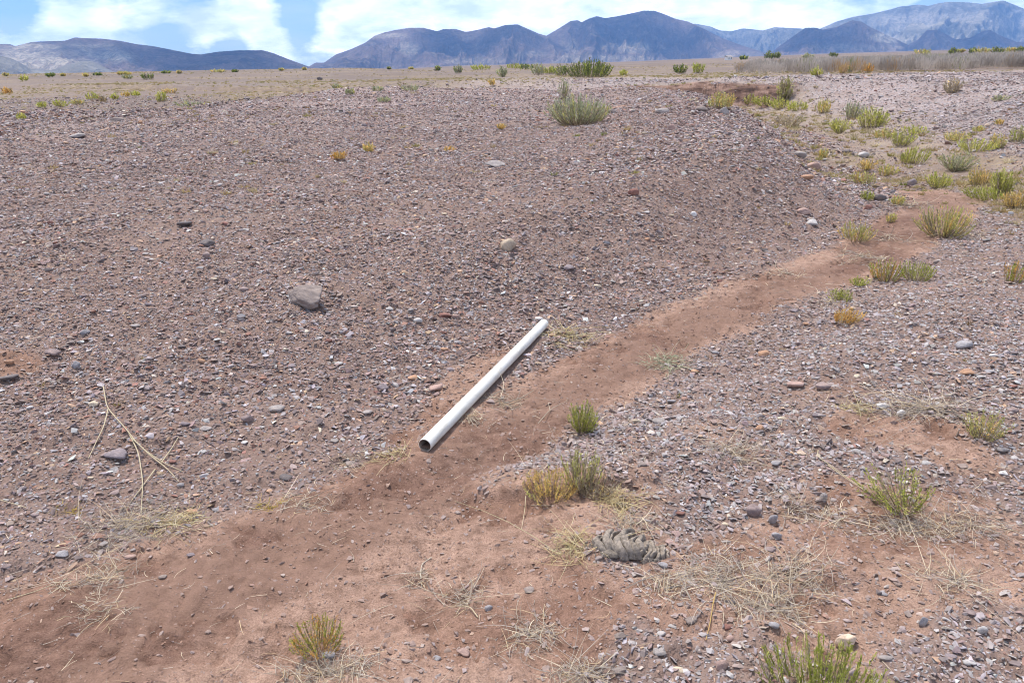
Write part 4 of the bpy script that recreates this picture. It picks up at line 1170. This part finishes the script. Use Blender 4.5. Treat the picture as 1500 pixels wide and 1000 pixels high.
# ------------------------------------------------------------------ dung pats
def dung(px, py, wp, hp, seed, bend, label, yaw):
    p = pick(px, py); dep = depth_of(p); W = wp / F * dep; el = math.asin(CAMH / np.linalg.norm(p - CAM))
    Dp = hp / F * dep / math.sin(el) * .8
    rg = np.random.default_rng(seed); mb = MB()
    def put(u, v, z, col):
        X = u * W / 2; Y = v * Dp / 2
        x = X * math.cos(yaw) - Y * math.sin(yaw); y = X * math.sin(yaw) + Y * math.cos(yaw)
        n, m = u.shape
        i = np.arange(n - 1)[:, None] * m + np.arange(m - 1)[None]
        f = np.stack([i, i + 1, i + m + 1, i + m], -1).reshape(-1, 4)
        mb.add(np.stack([x, y, z], -1).reshape(-1, 3), f4=f, c=np.asarray(col).reshape(-1, 3))
    base = np.array([.25, .203, .162])
    # crumbly core
    q, a = np.meshgrid(np.linspace(0, 1, 26), np.linspace(0, 2 * PI, 72), indexing='ij')
    u = q * np.cos(a) * (.96 + .12 * fbm(np.cos(a) * 2 + seed, np.sin(a) * 2, seed, 3)); v = q * np.sin(a) * (.96 + .12 * fbm(np.cos(a) * 2 + seed, np.sin(a) * 2, seed, 3))
    u = u * .86; v = v * .86
    put(u, v, .014 * np.clip(1 - q ** 3, 0, 1) ** .6 + .008 * fbm(u * 5, v * 5, seed + 2, 4) - .006 * (q > .97), np.broadcast_to(base * .75, u.shape + (3,)))
    # curled plates overlapping like shingles
    n = 10; pos = np.linspace(-.88, .86, n) + rg.normal(0, .03, n)
    for k, u0 in enumerate(pos):
        sp = 1.9 / n * rg.uniform(.85, 1.35)
        ch = math.sqrt(max(1 - u0 * u0, .06)) * rg.uniform(.75, 1.06); off = rg.normal(0, .09); hf = rg.uniform(.78, 1.06); bk = rg.uniform(.5, 1.4)
        t, c_ = np.meshgrid(np.linspace(0, 1, 13), np.linspace(-1, 1, 40), indexing='ij')
        vv = off + ch * c_
        hh = .048 * hf * np.sqrt(np.clip(1 - (u0 * .85) ** 2, .1, 1)) * np.clip(1 - np.abs(c_) ** 5, 0, 1) ** .5 * (1 + .12 * fbm(c_ * 2.2 + k * 3.1, t * 0, seed + k, 3))
        cu = np.interp(t, [0, .25, .5, .7, .85, 1], [0, .12, .55, 1.0, 1.16, 1.05]); cz = np.interp(t, [0, .25, .5, .7, .85, 1], [.30, .74, .93, 1.0, .84, .2])
        wob = .08 * fbm(c_ * 1.8 + k * .3, t * 0 + k * .3, seed + 31, 3) + .03 * fbm(c_ * 7, t * 2, seed + 33 + k, 2)
        uu = u0 + sp * cu * rg.uniform(.9, 1.1) + bend * bk * (c_ * ch) ** 2 + wob
        z = hh * cz + .004 * fbm(c_ * 9 + k, t * 4, seed + 41, 3) - .004
        put(uu, vv, z, base[None, None] * (1 + .55 * fbm(c_ * 6 + k * 2, t * 6, seed + 51, 5))[..., None] * rg.uniform(.85, 1.15))
    # broken flakes around the rim
    for k in range(26):
        a = rg.uniform(0, 2 * PI); rr = rg.uniform(.85, 1.25); q = rg.uniform(.02, .07)
        u0, v0 = rr * math.cos(a), rr * math.sin(a)
        t, c_ = np.meshgrid(np.linspace(-1, 1, 5), np.linspace(-1, 1, 5), indexing='ij')
        put(u0 + q * t + .3 * q * c_, v0 + 1.6 * q * c_, .008 * np.clip(1 - t * t * c_ * c_ - .4 * t * t, 0, 1) * rg.uniform(.5, 1.6) - .002, np.broadcast_to(base * rg.uniform(.7, 1.2), t.shape + (3,)))
    me = mb.mesh('dung_pat', True)
    o = obj('dung_pat', me, M_DUNG, loc=p)
    tag(o, label, 'dung pat', 'dried dung pats')
M_DUNG = col_material('dry_dung', rough=.95, nscale=90, namt=.45, bump=(.7, .004))
dung(901, 800, 80, 44, 3, .45, 'larger weathered dung pat with curved plates, left one of two touching', -.15)
dung(945, 815, 62, 36, 8, -.5, 'smaller weathered dung pat, right one of two touching', -.1)

# ------------------------------------------------------------------ more stones from the gravel, each a thing
def auto_stones():
    rg = random.Random(33); todo = []
    names = list(CN)
    wts = dict(grey=14, dark=8, purple=12, mauve=20, red=8, tan=5, orange=6, cream=4, white=2, blue=8, beige=3, brown=10, pink=6, pale=8)
    tries = 0
    while len(todo) < 190 and tries < 6000:
        tries += 1
        px = rg.uniform(5, 1495); py = 150 + 840 * rg.random() ** 1.0
        p = pick(px, py)
        if depth_of(p) > 26: continue
        s = float(soil_mask(np.array([p[0]]), np.array([p[1]]))[0])
        if s > .4 and rg.random() > .05: continue
        if seg_query(np.array([p[0]]), np.array([p[1]]), PIPE)[0][0] < .17: continue
        if math.hypot((px - 930) / 1.6, py - 800) < 38: continue
        if any(math.hypot(px - a, py - b) < 20 + w * .5 for a, b, w in PLACED): continue
        dep = depth_of(p)
        w = min(max(.04 * F / dep * rg.uniform(.8, 1.5), 8), 20) * rg.uniform(.8, 1.1)
        c = rg.choices(names, [wts[k] for k in names])[0]
        PLACED.append((px, py, w)); todo.append((px, py, w, w * rg.uniform(.42, .7), c))
    lands = [(447, 435, 'the big grey brown boulder'), (625, 660, "the pipe's near end"), (800, 480, "the pipe's far end"), (712, 565, "the pipe's middle"), (845, 160, 'the big grey green bush'),
             (745, 359, 'the round tan cobble'), (1237, 462, 'the orange dry shrub'), (1318, 400, 'the pair of touching shrubs'), (1380, 325, 'the largest olive wash shrub'),
             (1320, 720, 'the sprawling green shrub'), (925, 798, 'the dung pats'), (190, 640, 'the forked dry stalks'), (185, 770, 'the large grey straw mat'), (1060, 850, 'the large straw mat'),
             (518, 228, 'the two orange cushion plants'), (1412, 504, 'the dark blue grey slab'), (303, 356, 'the dark upright jagged stone'), (1239, 938, 'the large beige stone'),
             (1440, 615, 'the loose olive shrub'), (1190, 326, 'the white rounded stone by the wash'), (285, 157, 'the grey green mat plant'), (112, 200, 'the flat grey slab on the rim'),
             (928, 282, 'the dark red stone on the mound'), (726, 241, 'the long flat pale stone'), (468, 935, 'the green and orange shrub'), (1206, 565, 'the triangular mauve stone'),
             (1061, 164, 'the grey boulder on the rim'), (1440, 222, 'the wide yellow shrub'), (1393, 130, 'the pale dry bank shrub')]
    lands += [(76, 515, 'the flat mauve slab'), (853, 610, 'the bright green broom shrub')]
    words = dict(grey='grey', dark='blackish', purple='purple grey', mauve='mauve', red='rust red', tan='tan', orange='orange', cream='cream', white='white', blue='blue grey', beige='beige', brown='brown', pink='pinkish', pale='pale grey')
    rows = []
    for px, py, w, h, c in todo:
        lx, ly, ph = min(lands, key=lambda L: math.hypot(px - L[0], (py - L[1]) * 1.5))
        dx, dy = px - lx, (py - ly) * 1.5
        di = ('right of' if dx > 0 else 'left of') if abs(dx) > abs(dy) else ('in front of' if dy > 0 else 'behind')
        rows.append([px, py, w, h, c, di, ph, math.hypot(dx, dy)])
    rows.sort(key=lambda r: r[7])
    cnt = {}
    for r in rows:
        k = (r[4], r[5], r[6]); cnt.setdefault(k, []).append(r)
    for k, lst in cnt.items():
        for i, (px, py, w, h, c, di, ph, dd) in enumerate(lst):
            rank = '' if len(lst) == 1 else (['nearest ', 'second nearest ', 'third nearest ', 'fourth nearest ', 'fifth nearest ', 'sixth nearest '][min(i, 5)])
            shape = 'flat ' if h < w * .52 else ''
            place_stone(px, py, w, h, (lambda f: [q * f for q in CN[c]])(rg.uniform(.82, 1.15)), '%s%s%s stone %s %s' % (rank, shape if not rank else '', words[c], di, ph), rg=rg)
            PLACED.pop()
auto_stones()

# ------------------------------------------------------------------ far house
def house():
    p = pick(1067, 88, 1500); D = depth_of(p); w = 9 / F * D; h = 4.2 / F * D
    root = obj('house', None, loc=p); tag(root, 'tiny distant white house at the foot of the mountains', 'house')
    root.rotation_euler.z = .5
    def box(x0, x1, y0, y1, z0, z1):
        mb = MB(); V = [(x, y, z) for z in (z0, z1) for y in (y0, y1) for x in (x0, x1)]
        mb.add(V, f4=[[0, 1, 3, 2], [4, 6, 7, 5], [0, 4, 5, 1], [1, 5, 7, 3], [3, 7, 6, 2], [2, 6, 4, 0]]); return mb
    mw, nt, b = mat_new('white_wall'); b.inputs['Base Color'].default_value = (.8, .78, .74, 1)
    mr, nt, b = mat_new('grey_roof'); b.inputs['Base Color'].default_value = (.30, .27, .26, 1)
    mg, nt, b = mat_new('dark_window'); b.inputs['Base Color'].default_value = (.03, .035, .04, 1); b.inputs['Roughness'].default_value = .2
    obj('wall', box(-w / 2, w / 2, -w / 3, w / 3, -1, h).mesh('wall'), mw, root)
    mb = MB(); e = .5
    mb.add([(-w / 2 - e, -w / 3 - e, h + .02), (w / 2 + e, -w / 3 - e, h + .02), (w / 2 + e, w / 3 + e, h + .02), (-w / 2 - e, w / 3 + e, h + .02), (-w / 2 - e, 0, h + h * .45), (w / 2 + e, 0, h + h * .45)],
           f4=[[0, 1, 5, 4], [2, 3, 4, 5], [3, 2, 1, 0]], f3=[[0, 4, 3], [1, 2, 5]])
    obj('roof', mb.mesh('roof'), mr, root)
    for k in (-.28, .22):
        obj('window', box(k * w, k * w + w * .14, -w / 3 - .05, -w / 3 + .02, h * .35, h * .75).mesh('window'), mg, root)
house()

# ------------------------------------------------------------------ mountains
def azel(px, py):
    d = ray(px, py); return math.atan2(d[0], d[1]), d[2] / math.hypot(d[0], d[1])

def mountain(name, sky, D, front, back, seed, colors, spur=.34, jag=.04, base=-70, foot=.0, tilt=0.0, gully=620.0, shrubs=.5, tans=()):
    az = []; el = []
    for px, py in sky:
        a, e = azel(px, py); az.append(a); el.append(e)
    az = np.array(az); el = np.array(el)
    nu = 700; nv = 150
    A = np.linspace(az[0], az[-1], nu)
    E = np.interp(A, az, el)
    k = np.array([1, 2, 3, 2, 1.]); k /= k.sum()
    E = np.convolve(np.pad(E, 2, 'edge'), k, 'valid')
    t = np.concatenate([np.linspace(0, 1, 110), 1 + np.linspace(0, 1, nv - 109)[1:]])
    AA, TT = np.meshgrid(A, t, indexing='ij')
    EE = np.broadcast_to(E[:, None], AA.shape)
    Dc = D * (1 + .05 * fbm(A * 14, A * 0 + seed, seed, 3))[:, None] + tilt * (A - A.mean())[:, None] * D
    R = np.where(TT <= 1, Dc - front * (1 - TT), Dc + back * (TT - 1))
    X = R * np.sin(AA); Y = R * np.cos(AA)
    crest = Dc * EE + CAMH
    # lower, wider shoulders in front; spurs run down from the crest
    s = np.minimum(TT, 1)
    al = AA * D
    dv = (1 - s) * front
    wob = 260 * fbm(al / 900, dv / 1200, seed + 1, 3)
    rg_ = ridged((al + wob) / gully, dv / (gully * 4.2), seed + 2, 5, .52)
    rg2 = ridged((al - wob) / (gully * .33), dv / (gully * 1.3), seed + 6, 3, .5)
    prof = s ** 1.35
    bell = (s * (1 - s) * 4) ** .75
    Z = base + (crest - base) * prof
    amp = (crest - base)
    Z = Z + amp * bell * 2.0 * (spur * (rg_ - .46) + spur * .38 * (rg2 - .4))
    Z = Z + amp * foot * np.exp(-((s - .28) / .14) ** 2) * (ridged(al / 900, dv / 900, seed + 8, 3) - .25)
    Z = Z + amp * jag * fbm(al / 120, dv / 200, seed + 4, 4) * smooth(s, .1, .5) * smooth(1 - s, .0, .06)
    Z = np.minimum(Z, CAMH + R * (EE * (.04 + .96 * smooth(s, -.2, 1.0)) + .0) + 8 * (1 - s))   # nothing in front stands above its own crest
    Z = np.where(TT > 1, base + (crest - base) * np.clip(1 - (TT - 1), 0, 1) ** 1.2, Z)
    V = np.stack([X, Y, Z], -1).reshape(-1, 3)
    n2 = len(t); i = np.arange(nu - 1)[:, None] * n2 + np.arange(n2 - 1)[None]
    f = np.stack([i, i + n2, i + n2 + 1, i + 1], -1).reshape(-1, 4)
    qx, qy, _ = to_px(V); tn = np.zeros(len(V))
    for tx, ty, rx, ry, ta in tans:
        tn = np.maximum(tn, ta * smooth(np.hypot((qx - tx) / rx, (qy - ty) / ry) + .7 * fbm(al.ravel() / 500, dv.ravel() / 700, seed + 21, 4), 1.15, .55))
    me = mesh_np(name, V, [f], smooth_shade=True, attrs=dict(up=s.ravel(), tan=tn))
    m, nt, b = mat_new('mountain_rock')
    tc = N(nt, 'ShaderNodeTexCoord').outputs['Object']
    rock, rock2, veg, pale = colors
    n1 = noise(nt, tc, .0022, 10, .62); n2_ = noise(nt, tc, .009, 8, .65); n3 = noise(nt, tc, .035, 5, .7)
    c = ramp(nt, n1, [(.36, (*rock, 1)), (.60, (*rock2, 1))])
    c = mixc(nt, ramp(nt, n2_, [(.50, (0, 0, 0)), (.64, (.5, .5, .5))]), c, (*pale, 1))
    tn = attr(nt, 'tan').outputs['Fac']
    c = mixc(nt, mathn(nt, 'MULTIPLY', tn, ramp(nt, n2_, [(.38, (.35, .35, .35)), (.56, (1, 1, 1))])), c, (.56, .47, .345, 1))
    up = attr(nt, 'up').outputs['Fac']
    vf = mathn(nt, 'MULTIPLY', ramp(nt, n3, [(.46, (0, 0, 0)), (.58, (1, 1, 1))]), shrubs)
    c = mixc(nt, vf, c, (*veg, 1))
    nt.links.new(c, b.inputs['Base Color']); b.inputs['Roughness'].default_value = 1; b.inputs['Specular IOR Level'].default_value = 0
    nt.links.new(bumpn(nt, mathn(nt, 'ADD', n2_, mathn(nt, 'MULTIPLY', n3, .4)), 0.6, 70), b.inputs['Normal'])
    tag(obj(name, me, m), kind='structure')
RK = ((.10, .075, .076), (.24, .165, .14), (.05, .058, .038), (.36, .275, .20))
TANR = ((.14, .125, .095), (.34, .29, .21), (.07, .08, .045), (.55, .48, .37))
PALE = ((.15, .13, .105), (.27, .235, .18), (.05, .062, .035), (.42, .37, .29))
mountain('mountain_range', [(-260, 100), (-150, 70), (-60, 74), (0, 65), (15, 65), (22, 68), (45, 62), (60, 61), (95, 60), (110, 55), (120, 56), (150, 57), (175, 60), (200, 65), (225, 68), (250, 73), (280, 79), (295, 80), (320, 76), (350, 74), (372, 74), (385, 74), (400, 78), (420, 86), (450, 97), (480, 104)],
         7000, 2300, 1800, 11, RK, spur=.30, jag=.02, tans=[(50, 85, 60, 22, .9), (140, 84, 60, 16, .55), (100, 72, 80, 9, .4), (165, 84, 30, 6, .8)])
mountain('foothills', [(-200, 95), (-60, 88), (0, 82), (14, 85), (30, 92), (44, 101), (75, 103), (95, 96), (118, 90), (135, 90), (150, 97), (165, 105), (200, 109)],
         5200, 900, 900, 17, PALE, spur=.22, jag=.015, shrubs=.25, gully=260)
mountain('mountain_range', [(420, 106), (452, 98), (462, 92), (475, 92), (492, 80), (515, 72), (535, 63), (548, 53), (562, 48), (580, 44), (600, 41), (620, 41), (640, 46), (650, 43), (668, 43), (682, 47), (700, 44), (716, 40), (724, 42), (740, 37), (758, 36), (772, 42), (790, 50), (802, 53), (830, 66), (860, 80), (900, 100)],
         8200, 2500, 2200, 23, RK, spur=.30, jag=.025, tans=[(575, 52, 34, 5, .6), (600, 72, 16, 10, .5), (780, 80, 30, 8, .4), (700, 90, 60, 6, .3)])
mountain('mountain_range', [(740, 100), (770, 72), (800, 53), (820, 41), (836, 31), (846, 30), (852, 33), (862, 28), (874, 24), (886, 27), (905, 24), (925, 20), (942, 16), (958, 16), (970, 20), (990, 28), (1008, 32), (1030, 42), (1060, 57), (1090, 68), (1120, 77), (1150, 92), (1170, 98)],
         9000, 2600, 2200, 29, RK, spur=.36, jag=.03, tans=[(930, 70, 40, 9, .45), (835, 70, 14, 14, .35), (880, 88, 120, 7, .4), (1080, 82, 60, 8, .35)])
mountain('mountain_range', [(960, 60), (1000, 40), (1018, 35), (1040, 39), (1055, 45), (1072, 46), (1088, 42), (1100, 43), (1118, 45), (1135, 40), (1150, 41), (1172, 42), (1190, 44), (1215, 55), (1260, 80), (1300, 95)],
         13500, 3000, 2200, 37, TANR, spur=.34, jag=.03, shrubs=.7)
mountain('mountain_range', [(1120, 80), (1160, 60), (1200, 43), (1225, 32), (1250, 25), (1280, 20), (1305, 14), (1318, 10), (1330, 9), (1345, 7), (1360, 9), (1375, 5), (1392, 3), (1420, 4), (1438, 6), (1456, 3), (1470, 1), (1485, 7), (1500, 13), (1560, 30), (1700, 60), (1800, 90)],
         13000, 4200, 2600, 43, TANR, spur=.42, jag=.03, shrubs=.5, gully=900, tans=[(1340, 30, 60, 16, .7), (1420, 26, 60, 12, .6), (1480, 34, 60, 16, .7), (1290, 58, 50, 10, .9), (1380, 60, 50, 8, .8)])
mountain('mountain_range', [(1090, 92), (1125, 80), (1150, 62), (1170, 48), (1180, 41), (1195, 41), (1205, 44), (1225, 40), (1248, 30), (1262, 32), (1275, 40), (1300, 52), (1330, 66), (1360, 78), (1390, 92)],
         8800, 2000, 1600, 53, RK, spur=.34, jag=.035, tans=[(1290, 55, 40, 9, .9), (1250, 70, 60, 8, .35)])
mountain('foothills', [(1290, 88), (1320, 72), (1345, 58), (1358, 44), (1372, 44), (1385, 50), (1400, 58), (1420, 56), (1440, 46), (1450, 44), (1465, 52), (1490, 62), (1520, 60), (1600, 80), (1680, 95)],
         9200, 1500, 1500, 59, RK, spur=.36, jag=.03)

# ------------------------------------------------------------------ unseen clouds above the ranges, added to shade the slopes
def shade_cloud(x, y, z, lx, ly, lz, seed):
    rg = np.random.default_rng(seed); bm = bmesh.new()
    for k in range(26):
        t = rg.normal(0, .38, 2); r = rg.uniform(.16, .34) * (1.1 - min(np.hypot(*t), .9) * .6)
        m = Matrix.Translation((t[0] * lx, t[1] * ly, rg.uniform(0, .5) * lz)) @ Matrix.Diagonal((r * lx, r * ly, r * 1.6 * lz, 1))
        bmesh.ops.create_icosphere(bm, subdivisions=3, radius=1, matrix=m)
    for v in bm.verts:
        n = float(fbm(v.co.x / 260 + v.co.z / 300, v.co.y / 260, seed, 3))
        v.co += v.co.normalized() * n * 90
        if v.co.z < 0: v.co.z *= .25
    for f in bm.faces: f.smooth = True
    me = bpy.data.meshes.new('shade_cloud'); bm.to_mesh(me); bm.free()
    o = obj('shade_cloud', me, M_SHADE_CLOUD, loc=(x, y, z)); tag(o, kind='structure')
    return o
M_SHADE_CLOUD, _nt, _b = mat_new('shade_cloud'); _b.inputs['Base Color'].default_value = (.9, .9, .9, 1); _b.inputs['Roughness'].default_value = 1
def shade_cloud_over(px, D, ground, z, lx, ly, lz, seed):
    # stands between the sun and the slope at that place
    a, _ = azel(px, 60); k = (z - ground) / math.tan(SUN_EL)
    shade_cloud(D * math.sin(a) + k * math.sin(SUN_AZ), D * math.cos(a) + k * math.cos(SUN_AZ), z, lx, ly, lz, seed)
SUN_EL = math.radians(66); SUN_AZ = math.radians(-42)
shade_cloud_over(320, 6300, 150, 2600, 1500, 1300, 450, 3)
shade_cloud_over(690, 7700, 250, 2700, 900, 900, 400, 5)
shade_cloud_over(900, 8600, 400, 2800, 900, 1200, 450, 8)
shade_cloud_over(1180, 8300, 250, 2700, 700, 900, 400, 9)
shade_cloud_over(1400, 9000, 250, 2700, 700, 700, 350, 12)

# ------------------------------------------------------------------ haze
def haze():
    bm = bmesh.new(); bmesh.ops.create_cube(bm, size=1)
    me = bpy.data.meshes.new('haze'); bm.to_mesh(me); bm.free()
    o = obj('haze', me); z0, z1 = -70.0, 1330.0
    o.scale = (33000, 33000, z1 - z0); o.location = (0, 0, (z0 + z1) / 2)
    m = bpy.data.materials.new('haze'); m.use_nodes = True; nt = m.node_tree
    nt.nodes.remove(nt.nodes['Principled BSDF'])
    v = N(nt, 'ShaderNodeVolumePrincipled'); v.inputs['Color'].default_value = (.23, .48, 1.0, 1); v.inputs['Density'].default_value = HAZE
    v.inputs['Anisotropy'].default_value = .0
    nt.links.new(v.outputs[0], nt.nodes['Material Output'].inputs['Volume'])
    me.materials.append(m)
    tag(o, kind='stuff')
HAZE = 7.6e-5
haze()

# ------------------------------------------------------------------ light
SUN_EL = math.radians(66); SUN_AZ = math.radians(-42)      # to the left of the view, beyond the pipe
sd = Vector((math.sin(SUN_AZ) * math.cos(SUN_EL), math.cos(SUN_AZ) * math.cos(SUN_EL), math.sin(SUN_EL)))
ld = bpy.data.lights.new('sun', 'SUN'); ld.energy = 3.8; ld.angle = math.radians(9); ld.color = (1, .955, .89)
lo = bpy.data.objects.new('sun', ld); COL.objects.link(lo)
lo.rotation_euler = (-sd).to_track_quat('-Z', 'Y').to_euler()

w = bpy.data.worlds.new('World'); scene.world = w; w.use_nodes = True
w.cycles.sampling_method = 'MANUAL'; w.cycles.sample_map_resolution = 1024
nt = w.node_tree; bg = nt.nodes['Background']
sky = N(nt, 'ShaderNodeTexSky'); sky.sky_type = 'NISHITA'; sky.sun_disc = False; sky.sun_elevation = SUN_EL; sky.sun_rotation = SUN_AZ
sky.air_density = 1.0; sky.dust_density = .6; sky.ozone_density = 1.5; sky.altitude = 1200
tc = N(nt, 'ShaderNodeTexCoord').outputs['Generated']
mp = N(nt, 'ShaderNodeMapping'); mp.inputs['Scale'].default_value = (5.2, 5.2, 13); mp.inputs['Location'].default_value = (1.3, .4, .2)
nt.links.new(tc, mp.inputs[0])
n1 = noise(nt, mp.outputs[0], 1.7, 10, .60, .1)
mp2 = N(nt, 'ShaderNodeMapping'); mp2.inputs['Scale'].default_value = (3, 3, 16); mp2.inputs['Location'].default_value = (4, 2, .7)
nt.links.new(tc, mp2.inputs[0])
n2 = noise(nt, mp2.outputs[0], 1.6, 7, .55)
def blob(px, py, r):
    d = ray(px, py); d = d / np.linalg.norm(d)
    dt = N(nt, 'ShaderNodeVectorMath', operation='DISTANCE'); nt.links.new(tc, dt.inputs[0]); dt.inputs[1].default_value = [float(x) for x in d]
    mr = N(nt, 'ShaderNodeMapRange'); mr.interpolation_type = 'SMOOTHSTEP'
    mr.inputs['From Min'].default_value = 0; mr.inputs['From Max'].default_value = r; mr.inputs['To Min'].default_value = 1; mr.inputs['To Max'].default_value = 0
    nt.links.new(dt.outputs['Value'], mr.inputs['Value']); return mr.outputs[0]
cov = n1
def addb(c, px, py, r, a): return mathn(nt, 'ADD', c, mathn(nt, 'MULTIPLY', blob(px, py, r), a))
for px, py, r, a in [(20, 25, .05, -.22), (200, 35, .035, -.10), (240, 62, .03, -.15), (275, 8, .06, -.12), (430, 25, .045, -.22), (460, 0, .05, -.12), (340, 72, .03, -.12), (100, 22, .05, .16),
                     (300, 38, .04, .14), (370, 35, .05, .18), (390, 75, .04, .16), (250, 85, .1, -.02), (600, 15, .13, .30), (760, 10, .15, .30), (920, 5, .15, .24), (1050, 25, .12, .16), (1200, 20, .1, .06), (1440, -5, .1, -.03), (50, 52, .06, .14)]:
    cov = addb(cov, px, py, r, a)
sepz = N(nt, 'ShaderNodeSeparateXYZ'); nt.links.new(tc, sepz.inputs[0])
mrz = N(nt, 'ShaderNodeMapRange'); mrz.inputs['From Min'].default_value = .10; mrz.inputs['From Max'].default_value = .40; mrz.inputs['To Min'].default_value = 0; mrz.inputs['To Max'].default_value = .10
nt.links.new(sepz.outputs[2], mrz.inputs['Value'])
cov = mathn(nt, 'SUBTRACT', cov, mrz.outputs[0])
cl = ramp(nt, cov, [(.425, (0, 0, 0)), (.485, (.45, .45, .45)), (.57, (1, 1, 1))])
thin = ramp(nt, n2, [(.40, (.05, .05, .05)), (.68, (.62, .62, .62))])
shade = ramp(nt, noise(nt, mp.outputs[0], 2.6, 6, .6, .2), [(.34, (14.5, 16, 18.5)), (.50, (22, 22.8, 24)), (.62, (28, 28, 28))])
c = mixc(nt, 1.0, sky.outputs[0], (1.12, 1.44, 1.68, 1), 'MULTIPLY')
c = mixc(nt, thin, c, (13, 14, 15.5, 1))
c = mixc(nt, cl, c, shade)
nt.links.new(c, bg.inputs['Color']); bg.inputs['Strength'].default_value = .082

# ------------------------------------------------------------------ camera and render settings
cd = bpy.data.cameras.new('camera'); cam = bpy.data.objects.new('camera', cd); COL.objects.link(cam)
cd.sensor_width = 36; cd.lens = F / 1500 * 36; cd.clip_end = 60000; cd.clip_start = .05
Mx = Matrix(((cam_right[0], cam_up[0], -cF[0], 0), (cam_right[1], cam_up[1], -cF[1], 0), (cam_right[2], cam_up[2], -cF[2], CAMH), (0, 0, 0, 1)))
cam.matrix_world = Mx
scene.camera = cam
scene.view_settings.view_transform = 'Standard'; scene.view_settings.look = 'None'
scene.view_settings.exposure = 0.62; scene.view_settings.gamma = 1
scene.cycles.use_denoising = True; scene.cycles.filter_width = 1.0
scene.cycles.max_bounces = 5; scene.cycles.diffuse_bounces = 2; scene.cycles.transparent_max_bounces = 4
scene.cycles.volume_bounces = 0
